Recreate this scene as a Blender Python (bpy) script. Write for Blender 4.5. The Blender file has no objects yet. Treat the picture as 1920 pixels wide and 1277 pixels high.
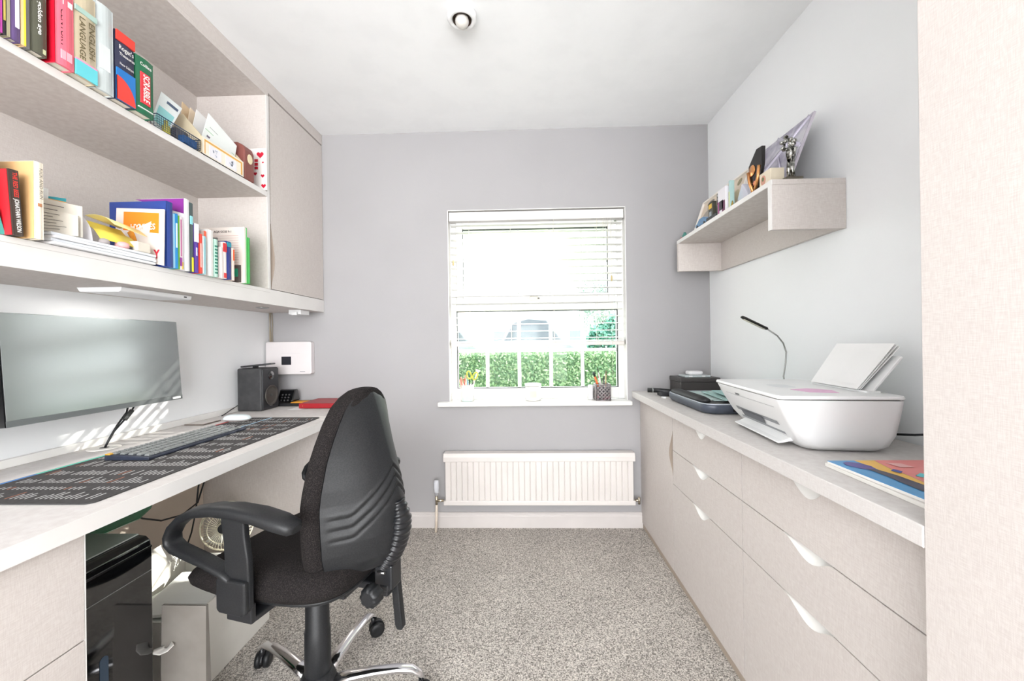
import bpy, bmesh, math, random
from mathutils import Vector, Matrix
random.seed(7)
S = bpy.context.scene
COL = S.collection
PI = math.pi
# ------------------------------------------------------------------ camera
def cam_axes(yaw, pitch, roll):
    cy, sy, cp, sp = math.cos(yaw), math.sin(yaw), math.cos(pitch), math.sin(pitch)
    f = Vector((-sy*cp, cy*cp, sp)); r = Vector((cy, sy, 0)); u = r.cross(f)
    cr, sr = math.cos(roll), math.sin(roll)
    return cr*r + sr*u, -sr*r + cr*u, f
cd = bpy.data.cameras.new('camera'); cam = bpy.data.objects.new('camera', cd); COL.objects.link(cam)
r_, u_, f_ = cam_axes(.0297, .0015, -.0128)
m = Matrix((r_, u_, -f_)).transposed().to_4x4(); m.translation = Vector((0, 0, 1.13))
cam.matrix_world = m
cd.sensor_width = 36; cd.lens = 744*36/1920; cd.clip_start = .02; cd.clip_end = 200
S.camera = cam
# ------------------------------------------------------------------ world, sun, lights, exposure
W = bpy.data.worlds.new('world'); S.world = W; W.use_nodes = True
bg = W.node_tree.nodes['Background']; bg.inputs[0].default_value = (.93, .97, 1, 1); bg.inputs[1].default_value = 2.5
def light(name, kind, loc, aim, energy, color=(1, 1, 1), **kw):
    d = bpy.data.lights.new(name, kind); d.energy = energy; d.color = color
    for k, v in kw.items(): setattr(d, k, v)
    o = bpy.data.objects.new(name, d); COL.objects.link(o); o.location = loc
    o.rotation_euler = (Vector(aim)-Vector(loc)).to_track_quat('-Z', 'Y').to_euler()
    return o
light('sun', 'SUN', (4, 6, 3), (4-1, 6-.62, 3-.50), 9, (1, .95, .88), angle=.012)
light('rear_fill_light', 'AREA', (-.25, -3.9, 1.3), (-.25, 1.1, 1.3), 84, (.97, .985, 1), shape='RECTANGLE', size=2.4, size_y=2.2)  # unseen fill lamp added behind the camera to brighten the room
light('side_fill_light', 'AREA', (.98, -2.2, 1.35), (-1.4, 1.3, 1.35), 42, (.97, .985, 1), shape='RECTANGLE', size=1.1, size_y=1.9)  # added fill aimed at the left shelves; the wall has no doorway
light('ceiling_fill_light', 'AREA', (-.2, -2.3, 1.2), (-.3, -1.7, 2.4), 24, (.97, .985, 1), shape='RECTANGLE', size=1.3, size_y=1.2)  # extra lamp added out of view, aimed up to brighten ceiling and floor
S.view_settings.view_transform = 'Standard'; S.view_settings.look = 'None'
S.view_settings.exposure = 1.02; S.view_settings.gamma = 1; S.view_settings.use_curve_mapping = False
# ------------------------------------------------------------------ materials
def srgb(c):
    return tuple((x/255/12.92 if x/255 <= .04045 else ((x/255+.055)/1.055)**2.4) for x in c)
MC = {}
def mat(name, rgb, rough=.5, metal=0, spec=None, noise=None, bump=None, coat=0, trans=0, alpha=1, lin=False):
    """rgb in 0-255 sRGB; noise=(scale, second rgb, lo, hi, (sx,sy,sz)); bump=(scale, strength, distance, (sx,sy,sz))"""
    if name in MC: return MC[name]
    m = bpy.data.materials.new(name); m.use_nodes = True; N = m.node_tree.nodes; L = m.node_tree.links
    b = N['Principled BSDF']; b.inputs['Base Color'].default_value = (*srgb(rgb), 1)
    b.inputs['Roughness'].default_value = rough; b.inputs['Metallic'].default_value = metal
    if spec is not None: b.inputs['Specular IOR Level'].default_value = spec
    if coat: b.inputs['Coat Weight'].default_value = coat; b.inputs['Coat Roughness'].default_value = .05
    if trans: b.inputs['Transmission Weight'].default_value = trans
    if alpha < 1: b.inputs['Alpha'].default_value = alpha
    tc = None
    def coords(sc):
        nonlocal tc
        if tc is None: tc = N.new('ShaderNodeTexCoord')
        mp = N.new('ShaderNodeMapping'); mp.inputs['Scale'].default_value = sc
        L.new(tc.outputs['Object'], mp.inputs['Vector']); return mp.outputs['Vector']
    # every surface gets a little procedural variation
    if noise is None: noise = (6, tuple(max(0, c-4) for c in rgb), .4, .6, (1, 1, 1))
    sc, rgb2, lo, hi, st = noise
    n = N.new('ShaderNodeTexNoise'); n.inputs['Scale'].default_value = sc; n.inputs['Detail'].default_value = 3
    L.new(coords(st), n.inputs['Vector'])
    r = N.new('ShaderNodeValToRGB'); r.color_ramp.elements[0].position = lo; r.color_ramp.elements[1].position = hi
    r.color_ramp.elements[0].color = (*srgb(rgb), 1); r.color_ramp.elements[1].color = (*srgb(rgb2), 1)
    L.new(n.outputs['Fac'], r.inputs['Fac']); L.new(r.outputs['Color'], b.inputs['Base Color'])
    if bump:
        n2 = N.new('ShaderNodeTexNoise'); n2.inputs['Scale'].default_value = bump[0]; n2.inputs['Detail'].default_value = 2
        L.new(coords(bump[3] if len(bump) > 3 else (1, 1, 1)), n2.inputs['Vector'])
        bp = N.new('ShaderNodeBump'); bp.inputs['Strength'].default_value = bump[1]; bp.inputs['Distance'].default_value = bump[2]
        L.new(n2.outputs['Fac'], bp.inputs['Height']); L.new(bp.outputs['Normal'], b.inputs['Normal'])
    MC[name] = m; return m
def plain(rgb, rough=.55, **k):
    return mat('paint_%d_%d_%d_%d' % (*rgb, int(rough*100)), rgb, rough, **k)
GREYWALL = mat('grey_wall_paint', (169, 167, 168), .8, noise=(2.5, (165, 163, 164), .3, .7, (1, 1, 1)), bump=(160, .08, .002))
WHITEWALL = mat('white_wall_paint', (246, 247, 248), .8, noise=(2, (243, 244, 245), .3, .7, (1, 1, 1)), bump=(160, .06, .002))
CEIL = mat('ceiling_paint', (250, 251, 252), .9, bump=(120, .05, .002))
GLOSSW = mat('white_gloss_trim', (236, 234, 231), .35)
UPVC = mat('white_window_plastic', (240, 240, 236), .3)
# linen-look laminate: two crossed stretched noises
def laminate(name, a, b_):
    m = bpy.data.materials.new(name); m.use_nodes = True; N = m.node_tree.nodes; L = m.node_tree.links
    b = N['Principled BSDF']; b.inputs['Roughness'].default_value = .6; b.inputs['Specular IOR Level'].default_value = .22
    tc = N.new('ShaderNodeTexCoord'); outs = []
    for sc in ((60, 60, 900), (900, 900, 60)):
        mp = N.new('ShaderNodeMapping'); mp.inputs['Scale'].default_value = sc
        n = N.new('ShaderNodeTexNoise'); n.inputs['Scale'].default_value = 1; n.inputs['Detail'].default_value = 1
        L.new(tc.outputs['Object'], mp.inputs['Vector']); L.new(mp.outputs['Vector'], n.inputs['Vector']); outs.append(n.outputs['Fac'])
    ad = N.new('ShaderNodeMath'); ad.operation = 'ADD'; L.new(outs[0], ad.inputs[0]); L.new(outs[1], ad.inputs[1])
    hf = N.new('ShaderNodeMath'); hf.operation = 'MULTIPLY'; hf.inputs[1].default_value = .5; L.new(ad.outputs[0], hf.inputs[0])
    r = N.new('ShaderNodeValToRGB'); r.color_ramp.elements[0].position = .38; r.color_ramp.elements[1].position = .62
    r.color_ramp.elements[0].color = (*srgb(a), 1); r.color_ramp.elements[1].color = (*srgb(b_), 1)
    L.new(hf.outputs[0], r.inputs['Fac']); L.new(r.outputs['Color'], b.inputs['Base Color'])
    bp = N.new('ShaderNodeBump'); bp.inputs['Strength'].default_value = .12; bp.inputs['Distance'].default_value = .001
    L.new(hf.outputs[0], bp.inputs['Height']); L.new(bp.outputs['Normal'], b.inputs['Normal'])
    return m
LAM = laminate('linen_laminate', (203, 194, 189), (215, 208, 203))
LAMTOP = laminate('pale_worktop_laminate', (206, 200, 197), (217, 213, 210))
EDGE = mat('pale_laminate_edging', (232, 229, 226), .45)
RAD = mat('radiator_enamel', (222, 216, 212), .35)
def carpet_mat():
    m = bpy.data.materials.new('speckled_carpet'); m.use_nodes = True; N = m.node_tree.nodes; L = m.node_tree.links
    b = N['Principled BSDF']; b.inputs['Roughness'].default_value = 1; b.inputs['Specular IOR Level'].default_value = .1
    tc = N.new('ShaderNodeTexCoord')
    n = N.new('ShaderNodeTexNoise'); n.inputs['Scale'].default_value = 210; n.inputs['Detail'].default_value = 4; n.inputs['Roughness'].default_value = .7
    L.new(tc.outputs['Object'], n.inputs['Vector'])
    r = N.new('ShaderNodeValToRGB'); E = r.color_ramp.elements
    E[0].position = .38; E[0].color = (*srgb((112, 106, 100)), 1); E[1].position = .61; E[1].color = (*srgb((246, 239, 231)), 1)
    e = E.new(.5); e.color = (*srgb((196, 189, 181)), 1)
    n2 = N.new('ShaderNodeTexNoise'); n2.inputs['Scale'].default_value = 5; n2.inputs['Detail'].default_value = 3
    L.new(tc.outputs['Object'], n2.inputs['Vector'])
    mx = N.new('ShaderNodeMix'); mx.data_type = 'RGBA'; mx.blend_type = 'MULTIPLY'; mx.inputs[0].default_value = .22
    r2 = N.new('ShaderNodeValToRGB'); r2.color_ramp.elements[0].position = .35; r2.color_ramp.elements[1].position = .65
    r2.color_ramp.elements[0].color = (.55, .55, .55, 1); r2.color_ramp.elements[1].color = (1, 1, 1, 1)
    L.new(n.outputs['Fac'], r.inputs['Fac']); L.new(n2.outputs['Fac'], r2.inputs['Fac'])
    L.new(r.outputs['Color'], mx.inputs[6]); L.new(r2.outputs['Color'], mx.inputs[7]); L.new(mx.outputs[2], b.inputs['Base Color'])
    bp = N.new('ShaderNodeBump'); bp.inputs['Strength'].default_value = .8; bp.inputs['Distance'].default_value = .006
    L.new(n.outputs['Fac'], bp.inputs['Height']); L.new(bp.outputs['Normal'], b.inputs['Normal'])
    return m
CARPET = carpet_mat()
FABRIC = mat('black_seat_fabric', (22, 20, 20), .95, spec=.15, noise=(420, (50, 45, 44), .45, .7, (1, 1, 1)), bump=(500, .5, .001))
PLAST = mat('black_moulded_plastic', (24, 25, 27), .45, spec=.35, noise=(300, (33, 34, 36), .4, .6, (1, 1, 1)), bump=(700, .12, .0005))
BELLOW = mat('black_rubber_bellows', (26, 27, 30), .3)
CHROME = mat('chrome', (225, 225, 228), .12, 1)
DARK = mat('dark_plastic', (30, 31, 34), .4)
GLOSSBLACK = mat('gloss_black_plastic', (14, 15, 17), .06, coat=1)
DARKMETAL = mat('dark_metal', (60, 58, 56), .35, .8)
STEEL = mat('brushed_steel', (190, 190, 190), .3, 1)
BRASS = mat('brass', (190, 160, 90), .3, 1)
PAPER = mat('white_paper', (242, 241, 240), .8)
WPLAST = mat('white_plastic', (236, 236, 236), .35)
def glass_mat(name, tint=(1, 1, 1), fac=.004):
    m = bpy.data.materials.new(name); m.use_nodes = True; N = m.node_tree.nodes; L = m.node_tree.links
    N.remove(N['Principled BSDF']); t = N.new('ShaderNodeBsdfTransparent'); t.inputs[0].default_value = (*tint, 1)
    g = N.new('ShaderNodeBsdfGlossy'); g.inputs['Roughness'].default_value = .02
    mx = N.new('ShaderNodeMixShader'); mx.inputs[0].default_value = fac; L.new(t.outputs[0], mx.inputs[1]); L.new(g.outputs[0], mx.inputs[2])
    L.new(mx.outputs[0], N['Material Output'].inputs[0]); return m
GLASS = glass_mat('window_glass', (.98, 1, .99))
CLEAR = glass_mat('clear_plastic', (.88, .92, .93))
# ------------------------------------------------------------------ mesh helpers
class MB:
    def __init__(s): s.v = []; s.f = []; s.mi = []; s.sm = []; s.cur = 0; s.smooth = False
    def add(s, vs, fs):
        n = len(s.v); s.v += [Vector(v) for v in vs]
        for f in fs: s.f.append([i+n for i in f]); s.mi.append(s.cur); s.sm.append(s.smooth)
        return s
    def box(s, x0, x1, y0, y1, z0, z1, T=None):
        vs = [(x, y, z) for z in (z0, z1) for y in (y0, y1) for x in (x0, x1)]
        if T: vs = [T @ Vector(v) for v in vs]
        return s.add(vs, [(0, 2, 3, 1), (4, 5, 7, 6), (0, 1, 5, 4), (2, 6, 7, 3), (0, 4, 6, 2), (1, 3, 7, 5)])
    def loft(s, rings, cap=True, closed=True, smooth=True):
        o = s.smooth; s.smooth = smooth; n = len(rings[0]); vs = [p for r in rings for p in r]; fs = []
        for i in range(len(rings)-1):
            for j in range(n if closed else n-1):
                a = i*n+j; b = i*n+(j+1) % n; fs.append((a, b, b+n, a+n))
        s.add(vs, fs)
        if cap:
            s.smooth = False; k = len(s.v)-len(vs)
            for f in (list(range(n))[::-1], [(len(rings)-1)*n+j for j in range(n)]):
                s.f.append([i+k for i in f]); s.mi.append(s.cur); s.sm.append(False)
        s.smooth = o; return s
    def tube(s, pts, r, n=10, cap=True, flat=1.0, up=None):
        pts = [Vector(p) for p in pts]; rs = r if isinstance(r, (list, tuple)) else [r]*len(pts); rings = []; ref = None
        for i, p in enumerate(pts):
            t = (pts[min(i+1, len(pts)-1)]-pts[max(i-1, 0)]).normalized()
            if up is not None: a = t.cross(Vector(up)).normalized()
            elif ref is None: a = t.orthogonal().normalized()
            else: a = (ref - t*ref.dot(t)).normalized()
            ref = a; b = t.cross(a).normalized()
            rings.append([p + a*rs[i]*math.cos(q*2*PI/n) + b*rs[i]*flat*math.sin(q*2*PI/n) for q in range(n)])
        return s.loft(rings, cap)
    def cyl(s, c, r, z0, z1, n=24, r2=None, axis='z', smooth=True):
        r2 = r if r2 is None else r2
        def P(a, rr, z):
            x, y = rr*math.cos(a), rr*math.sin(a)
            q = {'z': (x, y, z), 'x': (z, x, y), 'y': (y, z, x)}[axis]
            return Vector(q)+Vector(c)
        return s.loft([[P(2*PI*k/n, r, z0) for k in range(n)], [P(2*PI*k/n, r2, z1) for k in range(n)]], True, True, smooth)
    def lathe(s, c, prof, n=28, cap=True, axis='z'):
        def P(a, rr, z):
            x, y = rr*math.cos(a), rr*math.sin(a)
            q = {'z': (x, y, z), 'x': (z, x, y), 'y': (y, z, x)}[axis]
            return Vector(q)+Vector(c)
        return s.loft([[P(2*PI*k/n, max(r, 1e-5), z) for k in range(n)] for r, z in prof], cap)
    def prism(s, poly, fn, d0, d1):
        """poly list of (a,b); fn(a,b,d)->3D"""
        n = len(poly); vs = [fn(a, b, d0) for a, b in poly]+[fn(a, b, d1) for a, b in poly]
        fs = [list(range(n))[::-1], list(range(n, 2*n))]+[(i, (i+1) % n, (i+1) % n+n, i+n) for i in range(n)]
        return s.add(vs, fs)
    def quad(s, *p): return s.add(p, [tuple(range(len(p)))])
WM = {}
def obj(name, mb, mats, parent=None, bevel=0, seg=2, label=None, local=False, sub=0, recalc=True):
    """mesh object; vertices are in world coordinates unless local=True"""
    me = bpy.data.meshes.new(name); vs = mb.v
    o = bpy.data.objects.new(name, me); COL.objects.link(o)
    if parent is not None and not local:
        inv = WM[parent.name].inverted(); vs = [inv @ v for v in vs]
        WM[o.name] = WM[parent.name]
    elif parent is not None: WM[o.name] = WM[parent.name]
    else: WM[o.name] = Matrix.Identity(4)
    if parent is None and not local:          # put the origin at the base centre
        xs = [v.x for v in vs]; ys = [v.y for v in vs]; zs = [v.z for v in vs]
        c = Vector(((min(xs)+max(xs))/2, (min(ys)+max(ys))/2, min(zs))); vs = [v-c for v in vs]; o.location = c
        WM[o.name] = Matrix.Translation(c)
    me.from_pydata([tuple(v) for v in vs], [], mb.f)
    for m in (mats if isinstance(mats, (list, tuple)) else [mats]): me.materials.append(m)
    for p, mi, sm in zip(me.polygons, mb.mi, mb.sm): p.material_index = mi; p.use_smooth = sm
    if recalc:
        bm = bmesh.new(); bm.from_mesh(me); bmesh.ops.recalc_face_normals(bm, faces=bm.faces); bm.to_mesh(me); bm.free()
    me.update()
    if parent is not None: o.parent = parent
    if bevel:
        b = o.modifiers.new('bevel', 'BEVEL'); b.width = bevel; b.segments = seg; b.limit_method = 'ANGLE'; b.angle_limit = .6
    if sub:
        q = o.modifiers.new('sub', 'SUBSURF'); q.levels = sub; q.render_levels = sub
    if label: o['label'] = label
    return o
def thing(name, label, cat, loc=(0, 0, 0), rotz=0, group=None, rot=None):
    o = bpy.data.objects.new(name, None); COL.objects.link(o); o.empty_display_size = .05
    o.location = loc; o.rotation_euler = rot or (0, 0, rotz)
    WM[o.name] = Matrix.Translation(Vector(loc)) @ o.rotation_euler.to_matrix().to_4x4()
    o['label'] = label; o['category'] = cat
    if group: o['group'] = group
    return o
def tag(o, label, cat, group=None):
    o['label'] = label; o['category'] = cat
    if group: o['group'] = group
    return o
def struct(name, mb, m, bevel=0): o = obj(name, mb, m, bevel=bevel); o['kind'] = 'structure'; return o
def copy_tree(o, parent=None):
    c = o.copy(); COL.objects.link(c); c.parent = parent
    for ch in list(o.children): copy_tree(ch, c)
    return c
def text(s, parent, org, right, up, h, m, width=None, name='lettering', align='LEFT', local=False, lift=.0004, bold=0):
    """flat lettering as mesh; org = left baseline point"""
    cu = bpy.data.curves.new(name, 'FONT'); cu.body = s; cu.size = 1; cu.align_x = align; cu.offset = bold; cu.resolution_u = 3
    t = bpy.data.objects.new('t', cu); COL.objects.link(t)
    dg = bpy.context.evaluated_depsgraph_get(); dg.update(); me = bpy.data.meshes.new_from_object(t.evaluated_get(dg))
    bpy.data.objects.remove(t); bpy.data.curves.remove(cu)
    R = Vector(right).normalized(); U = Vector(up).normalized(); N_ = R.cross(U)
    if not me.vertices: return None
    xs = [v.co.x for v in me.vertices]; w = max(xs)-min(xs); k = h/.72; kx = k if width is None else width/w
    P = WM[parent.name]; inv = P.inverted() if not local else Matrix.Identity(4)
    x0 = min(xs) if align == 'LEFT' else 0
    for v in me.vertices: v.co = inv @ (Vector(org)+R*((v.co.x-x0)*kx)+U*(v.co.y*k)+N_*lift)
    me.materials.append(m); o = bpy.data.objects.new(name, me); COL.objects.link(o); o.parent = parent; WM[o.name] = P
    return o
def rrect(x0, x1, y0, y1, r, n=5):
    pts = []
    for cx, cy, a in ((x1-r, y1-r, 0), (x0+r, y1-r, 90), (x0+r, y0+r, 180), (x1-r, y0+r, 270)):
        for k in range(n+1):
            q = math.radians(a+90*k/n); pts.append((cx+r*math.cos(q), cy+r*math.sin(q)))
    return pts
XY = lambda a, b, d: (a, b, d)
YZ = lambda a, b, d: (d, a, b)
XZ = lambda a, b, d: (a, d, b)

XL, XR, YB, H = -1.583, 1.119, 2.414, 2.416
# ------------------------------------------------------------------ room shell
struct('floor', MB().box(XL, XR, -4.3, YB, -.06, 0), CARPET)
struct('ceiling', MB().box(XL, XR, -4.3, YB, H, H+.08), CEIL)
struct('wall_left', MB().box(XL-.1, XL, -4.3, YB+.0, 0, H), WHITEWALL)
struct('wall_right', MB().box(XR, XR+.1, -4.3, YB, 0, H), WHITEWALL)
struct('wall_rear', MB().box(XL-.1, XR+.1, -4.4, -4.3, 0, H), WHITEWALL)
wx0, wx1, wz0, wz1 = -.458, .622, .766, 1.934
wb = MB()
wb.box(XL-.1, wx0, YB, YB+.26, 0, H+.08).box(wx1, XR+.1, YB, YB+.26, 0, H+.08).box(wx0, wx1, YB, YB+.26, 0, wz0-.028).box(wx0, wx1, YB, YB+.26, wz1, H+.08)
struct('wall_back', wb, GREYWALL)
rv = MB().box(wx0, wx0+.004, YB-.001, YB+.06, wz0, wz1).box(wx1-.004, wx1, YB-.001, YB+.06, wz0, wz1).box(wx0, wx1, YB-.001, YB+.06, wz1-.004, wz1)
struct('trim_1', rv, GLOSSW)          # white painted reveal
bb = MB().prism([(YB, 0), (YB-.016, 0), (YB-.016, .07), (YB-.013, .075), (YB-.013, .086), (YB-.006, .092), (YB, .092)], lambda a, b, d: (d, a, b), -.93, .70)
struct('baseboard_back', bb, mat('baseboard_paint', (210, 204, 201), .4))
# ------------------------------------------------------------------ window
win = bpy.data.objects.new('window_1', None); COL.objects.link(win); win.location = (.08, 2.5, .77); win['kind'] = 'structure'
WM[win.name] = Matrix.Translation(win.location)
fr = MB(); F0, F1 = 2.475, 2.535
def rect_frame(mb, x0, x1, z0, z1, w, y0, y1, wb=None, wt=None):
    wb = w if wb is None else wb; wt = w if wt is None else wt
    mb.box(x0, x0+w, y0, y1, z0, z1).box(x1-w, x1, y0, y1, z0, z1).box(x0+w, x1-w, y0, y1, z0, z0+wb).box(x0+w, x1-w, y0, y1, z1-wt, z1)
rect_frame(fr, wx0, wx1, .768, 1.934, .04, F0, F1, .07, .06)
fr.box(wx0+.04, wx1-.04, F0, F1, 1.318, 1.362)
obj('window_frame', fr, UPVC, win, .004)
cs = MB(); rect_frame(cs, -.416, .566, 1.362, 1.876, .04, F0-.014, F1-.006, .062, .045)
obj('casement', cs, UPVC, win, .006)
gk = MB(); rect_frame(gk, -.377, .527, 1.423, 1.832, .004, F0-.002, F0+.02); rect_frame(gk, -.419, .583, .837, 1.319, .004, F0+.0, F0+.02)
obj('gasket', gk, DARK, win)
obj('pane', MB().box(-.376, .526, 2.502, 2.506, 1.424, 1.831), GLASS, win)
obj('pane', MB().box(-.418, .582, 2.502, 2.506, .838, 1.318), GLASS, win)
gb = MB()
for x in (-.232, -.03, .170, .368):
    gb.box(x-.011, x+.011, 2.507, 2.517, .838, 1.318)
    gb.box(x-.007, x+.007, 2.507, 2.517, 1.424, 1.831)
gb.box(-.418, .582, 2.5075, 2.5165, 1.06, 1.08); gb.box(-.376, .526, 2.5075, 2.5165, 1.62, 1.634)
obj('glazing_bar', gb, UPVC, win, .003)
hd = MB().box(.03, .12, 2.452, 2.461, 1.386, 1.398).box(.06, .075, 2.44, 2.461, 1.383, 1.401).cyl((.115, 0, 1.392), .006, 2.445, 2.461, axis='y') if False else MB().box(.02, .105, 2.447, 2.454, 1.387, 1.397).box(.04, .09, 2.45, 2.462, 1.380, 1.404)
obj('window_handle', hd, [mat('cream_plastic', (226, 222, 205), .35)], win, .003)
obj('lock_button', MB().box(.088, .1, 2.443, 2.447, 1.388, 1.396), DARKMETAL, win, .001)
sill = MB().box(-.524, .640, 2.368, 2.476, .739, .766)
struct('trim_2', sill, GLOSSW, .006)
# ------------------------------------------------------------------ venetian blind
BY = 2.444
bl = thing('venetian_blind', 'white venetian blind half lowered over the window', 'blind', (.08, BY, 1.93))
obj('valance', MB().box(-.45, .612, BY-.028, BY+.022, 1.868, 1.922), mat('blind_white', (232, 229, 226), .45), bl, .003)
SL = mat('blind_slat_white', (240, 239, 236), .4)
def slat_mb(z, x0=-.445, x1=.607):
    q = []; 
    for k in range(7):
        t = k/6-.5; q.append((BY+t*.046, z+.0025*(1-4*t*t)))
    q += [(a, b-.0024) for a, b in reversed(q)]
    return MB().prism(q, lambda a, b, d: (d, a, b), x0, x1)
NS = 16; z_top = 1.846; pitch = .0437
s0 = obj('slat', slat_mb(z_top), SL, bl)
for k in range(1, NS+1):
    c = s0.copy(); COL.objects.link(c); c.parent = bl; c.location = (0, 0, -k*pitch)
rail = MB()
for k in range(3): rail.box(-.445, .607, BY-.023, BY+.023, 1.122+.004*k, 1.1245+.004*k)
obj('bottom_rail', MB().box(-.446, .608, BY-.024, BY+.024, 1.100, 1.121), mat('blind_rail', (222, 214, 208), .4), bl, .003)
obj('stacked_slats', rail, SL, bl)
cd_ = MB()
for x in (-.33, -.075, .188, .45):
    for dy in (-.0245, .0245): cd_.tube([(x, BY+dy, 1.868), (x, BY+dy, 1.108)], .0009, 5)
for x in (.487, .500, .515, .535): cd_.tube([(x, BY-.03, 1.868), (x, BY-.031, 1.5 if x < .53 else .86)], .0009, 5)
obj('ladder_cord', cd_, mat('cord_cream', (232, 226, 214), .8), bl)
for x in (-.33, -.075, .188, .45): obj('rail_clip', MB().box(x-.018, x+.018, BY-.0275, BY-.024, 1.102, 1.119), mat('cream_plastic', (226, 222, 205), .35), bl, .001)
for x, z in ((.535, 1.49), (-.425, 1.60)): obj('cord_tassel', MB().lathe((x, BY-.032, z), [(.002, .03), (.005, .02), (.005, 0), (.003, -.004)], 10), mat('pale_wood', (200, 180, 130), .5), bl)
# ------------------------------------------------------------------ radiator
rd = thing('radiator', 'long white ribbed panel radiator on the wall under the window', 'radiator', (.078, 2.34, .16))
rx0, rx1 = -.487, .642
pm = MB(); nr = 33; prof = []
w = (rx1-rx0-.02)/nr
for k in range(nr):
    a = rx0+.01+k*w; prof += [(a, 2.3455), (a+w*.10, 2.3405), (a+w*.90, 2.3405), (a+w, 2.3455)]
pts = [(a, b) for a, b in prof]+[(rx1-.01, 2.362), (rx0+.01, 2.362)]
pm.prism(pts, XY, .185, .425)
obj('ribbed_panel', pm, RAD, rd)
obj('lower_rail', MB().box(rx0, rx1, 2.336, 2.362, .160, .188), RAD, rd, .005)
obj('top_grille', MB().prism([(2.334, .418), (2.334, .446), (2.342, .468), (2.398, .468), (2.398, .418)], lambda a, b, d: (d, a, b), rx0, rx1), RAD, rd, .004)
obj('rear_panel', MB().box(rx0+.015, rx1-.015, 2.372, 2.392, .17, .42), RAD, rd)
vt = MB().lathe((-.53, 2.345, 0), [(.006, .215), (.009, .235), (.014, .236), (.0145, .25), (.0165, .262), (.0165, .295), (.013, .308), (.004, .31)], 20)
obj('thermostat_head', vt, mat('pale_grey_plastic', (214, 216, 222), .4), rd)
vv = MB().cyl((-.53, 2.345, 0), .008, .165, .216, 14).tube([(-.53, 2.345, .185), (-.47, 2.347, .185)], .007, 10).cyl((-.508, 2.346, .185), .0, -.008, .008, 8) if False else MB().cyl((-.53, 2.345, 0), .008, .165, .216, 14).tube([(-.53, 2.345, .187), (-.487, 2.349, .187)], .008, 10)
obj('valve', vv, mat('nickel', (200, 190, 170), .25, 1), rd)
obj('supply_pipe', MB().tube([(-.53, 2.345, .165), (-.532, 2.345, .08), (-.536, 2.344, 0.001)], .0075, 12), mat('cream_pipe_paint', (228, 214, 198), .4), rd)
v2 = MB().tube([(.642, 2.349, .187), (.668, 2.349, .187)], .0075, 10).cyl((.664, 2.349, 0), .0075, .165, .205, 12)
obj('valve', v2, mat('nickel', (200, 190, 170), .25, 1), rd)
# ------------------------------------------------------------------ ceiling sensor
cs_ = thing('ceiling_sensor', 'round white ceiling fitting with recessed ball eye', 'ceiling light', (-.226, 1.548, 2.37))
ring = [(.053, 2.416), (.0575, 2.411), (.0575, 2.398), (.054, 2.390), (.048, 2.386), (.041, 2.387), (.0375, 2.391), (.0365, 2.4155)]
mbr = MB().lathe((-.226, 1.548, 0), ring, 40, cap=False)
obj('bezel', mbr, WPLAST, cs_)
obj('inner_cup', MB().lathe((-.226, 1.548, 0), [(.0362, 2.389), (.0355, 2.4158), (.0001, 2.4158)], 32, cap=False), mat('taupe_metal', (120, 104, 94), .35, .5), cs_)
obj('ball_lens', MB().lathe((-.226, 1.548, 0), [(.0268*math.sin(PI*k/14), 2.4135-.0268+.0268*math.cos(PI*k/14)-.0) for k in range(1, 14)], 28), mat('frosted_lens', (214, 210, 204), .35), cs_)
# ------------------------------------------------------------------ right-hand cabinets
XF = .695
def scoop_panel(parent, name, fn, a0, a1, b0, b1, c, L_, dep, th, m, edge_m, hname, hlabel=None):
    """panel in plane (a,b) with a wave cut in its b1 edge centred at a=c; fn(a,b,d) d=0 front .. th back"""
    n = 18; w = []
    for k in range(n+1):
        t = k/n; a = c-L_/2+L_*t; s = (math.sin(PI*t)**1.5)*(1+.25*math.cos(PI*t)); w.append((a, b1-dep*s))
    poly = [(a0, b0), (a1, b0), (a1, b1)]+[p for p in reversed(w)]+[(a0, b1)]
    mb = MB(); N_ = len(poly)
    mb.quad(*[fn(a, b, 0) for a, b in poly])
    back = [(a0, b0), (a1, b0), (a1, b1), (a0, b1)]
    mb.quad(*[fn(a, b, th) for a, b in back])
    mb.quad(fn(a0, b0, 0), fn(a0, b1, 0), fn(a0, b1, th), fn(a0, b0, th)); mb.quad(fn(a1, b0, 0), fn(a1, b1, 0), fn(a1, b1, th), fn(a1, b0, th))
    mb.quad(fn(a0, b0, 0), fn(a1, b0, 0), fn(a1, b0, th), fn(a0, b0, th))
    mb.quad(fn(a0, b1, 0), fn(w[0][0], b1, 0), fn(w[0][0], b1, th), fn(a0, b1, th)); mb.quad(fn(a1, b1, 0), fn(w[-1][0], b1, 0), fn(w[-1][0], b1, th), fn(a1, b1, th))
    p = obj(name, mb, m, parent)
    h = MB(); h.smooth = True
    h.loft([[fn(a, b, .0002) for a, b in w], [fn(a, b+(b1-b)*.35, th*.45) for a, b in w], [fn(a, b1-.0005, th-.001) for a, b in w]], cap=False, closed=False)
    obj(hname, h, edge_m, p, label=hlabel)
    return p
FX = lambda a, b, d: (XF+d, a, b)
HM = mat('lit_finger_pull', (240, 238, 234), .4)  # drawer pulls painted near-white for light falling from above
HM2 = mat('shaded_taupe_pull', (168, 153, 140), .6)  # darker taupe puts the shade of the door pulls into the colour
ptop = .781
def carcass(t, y0, y1):
    obj('carcass', MB().box(XF+.020, XR-.001, y0+.001, y1-.001, .03, ptop), LAM, t)
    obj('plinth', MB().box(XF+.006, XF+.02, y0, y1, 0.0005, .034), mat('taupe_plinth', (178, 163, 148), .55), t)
c1 = thing('base_cupboard', 'single door base cupboard under the counter, nearest the radiator', 'cupboard', (.9, 2.15, 0))
carcass(c1, 1.893, YB-.001)
FY = lambda a, b, d: (XF+d, YB-.003-(a) if False else 0, 0)
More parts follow.
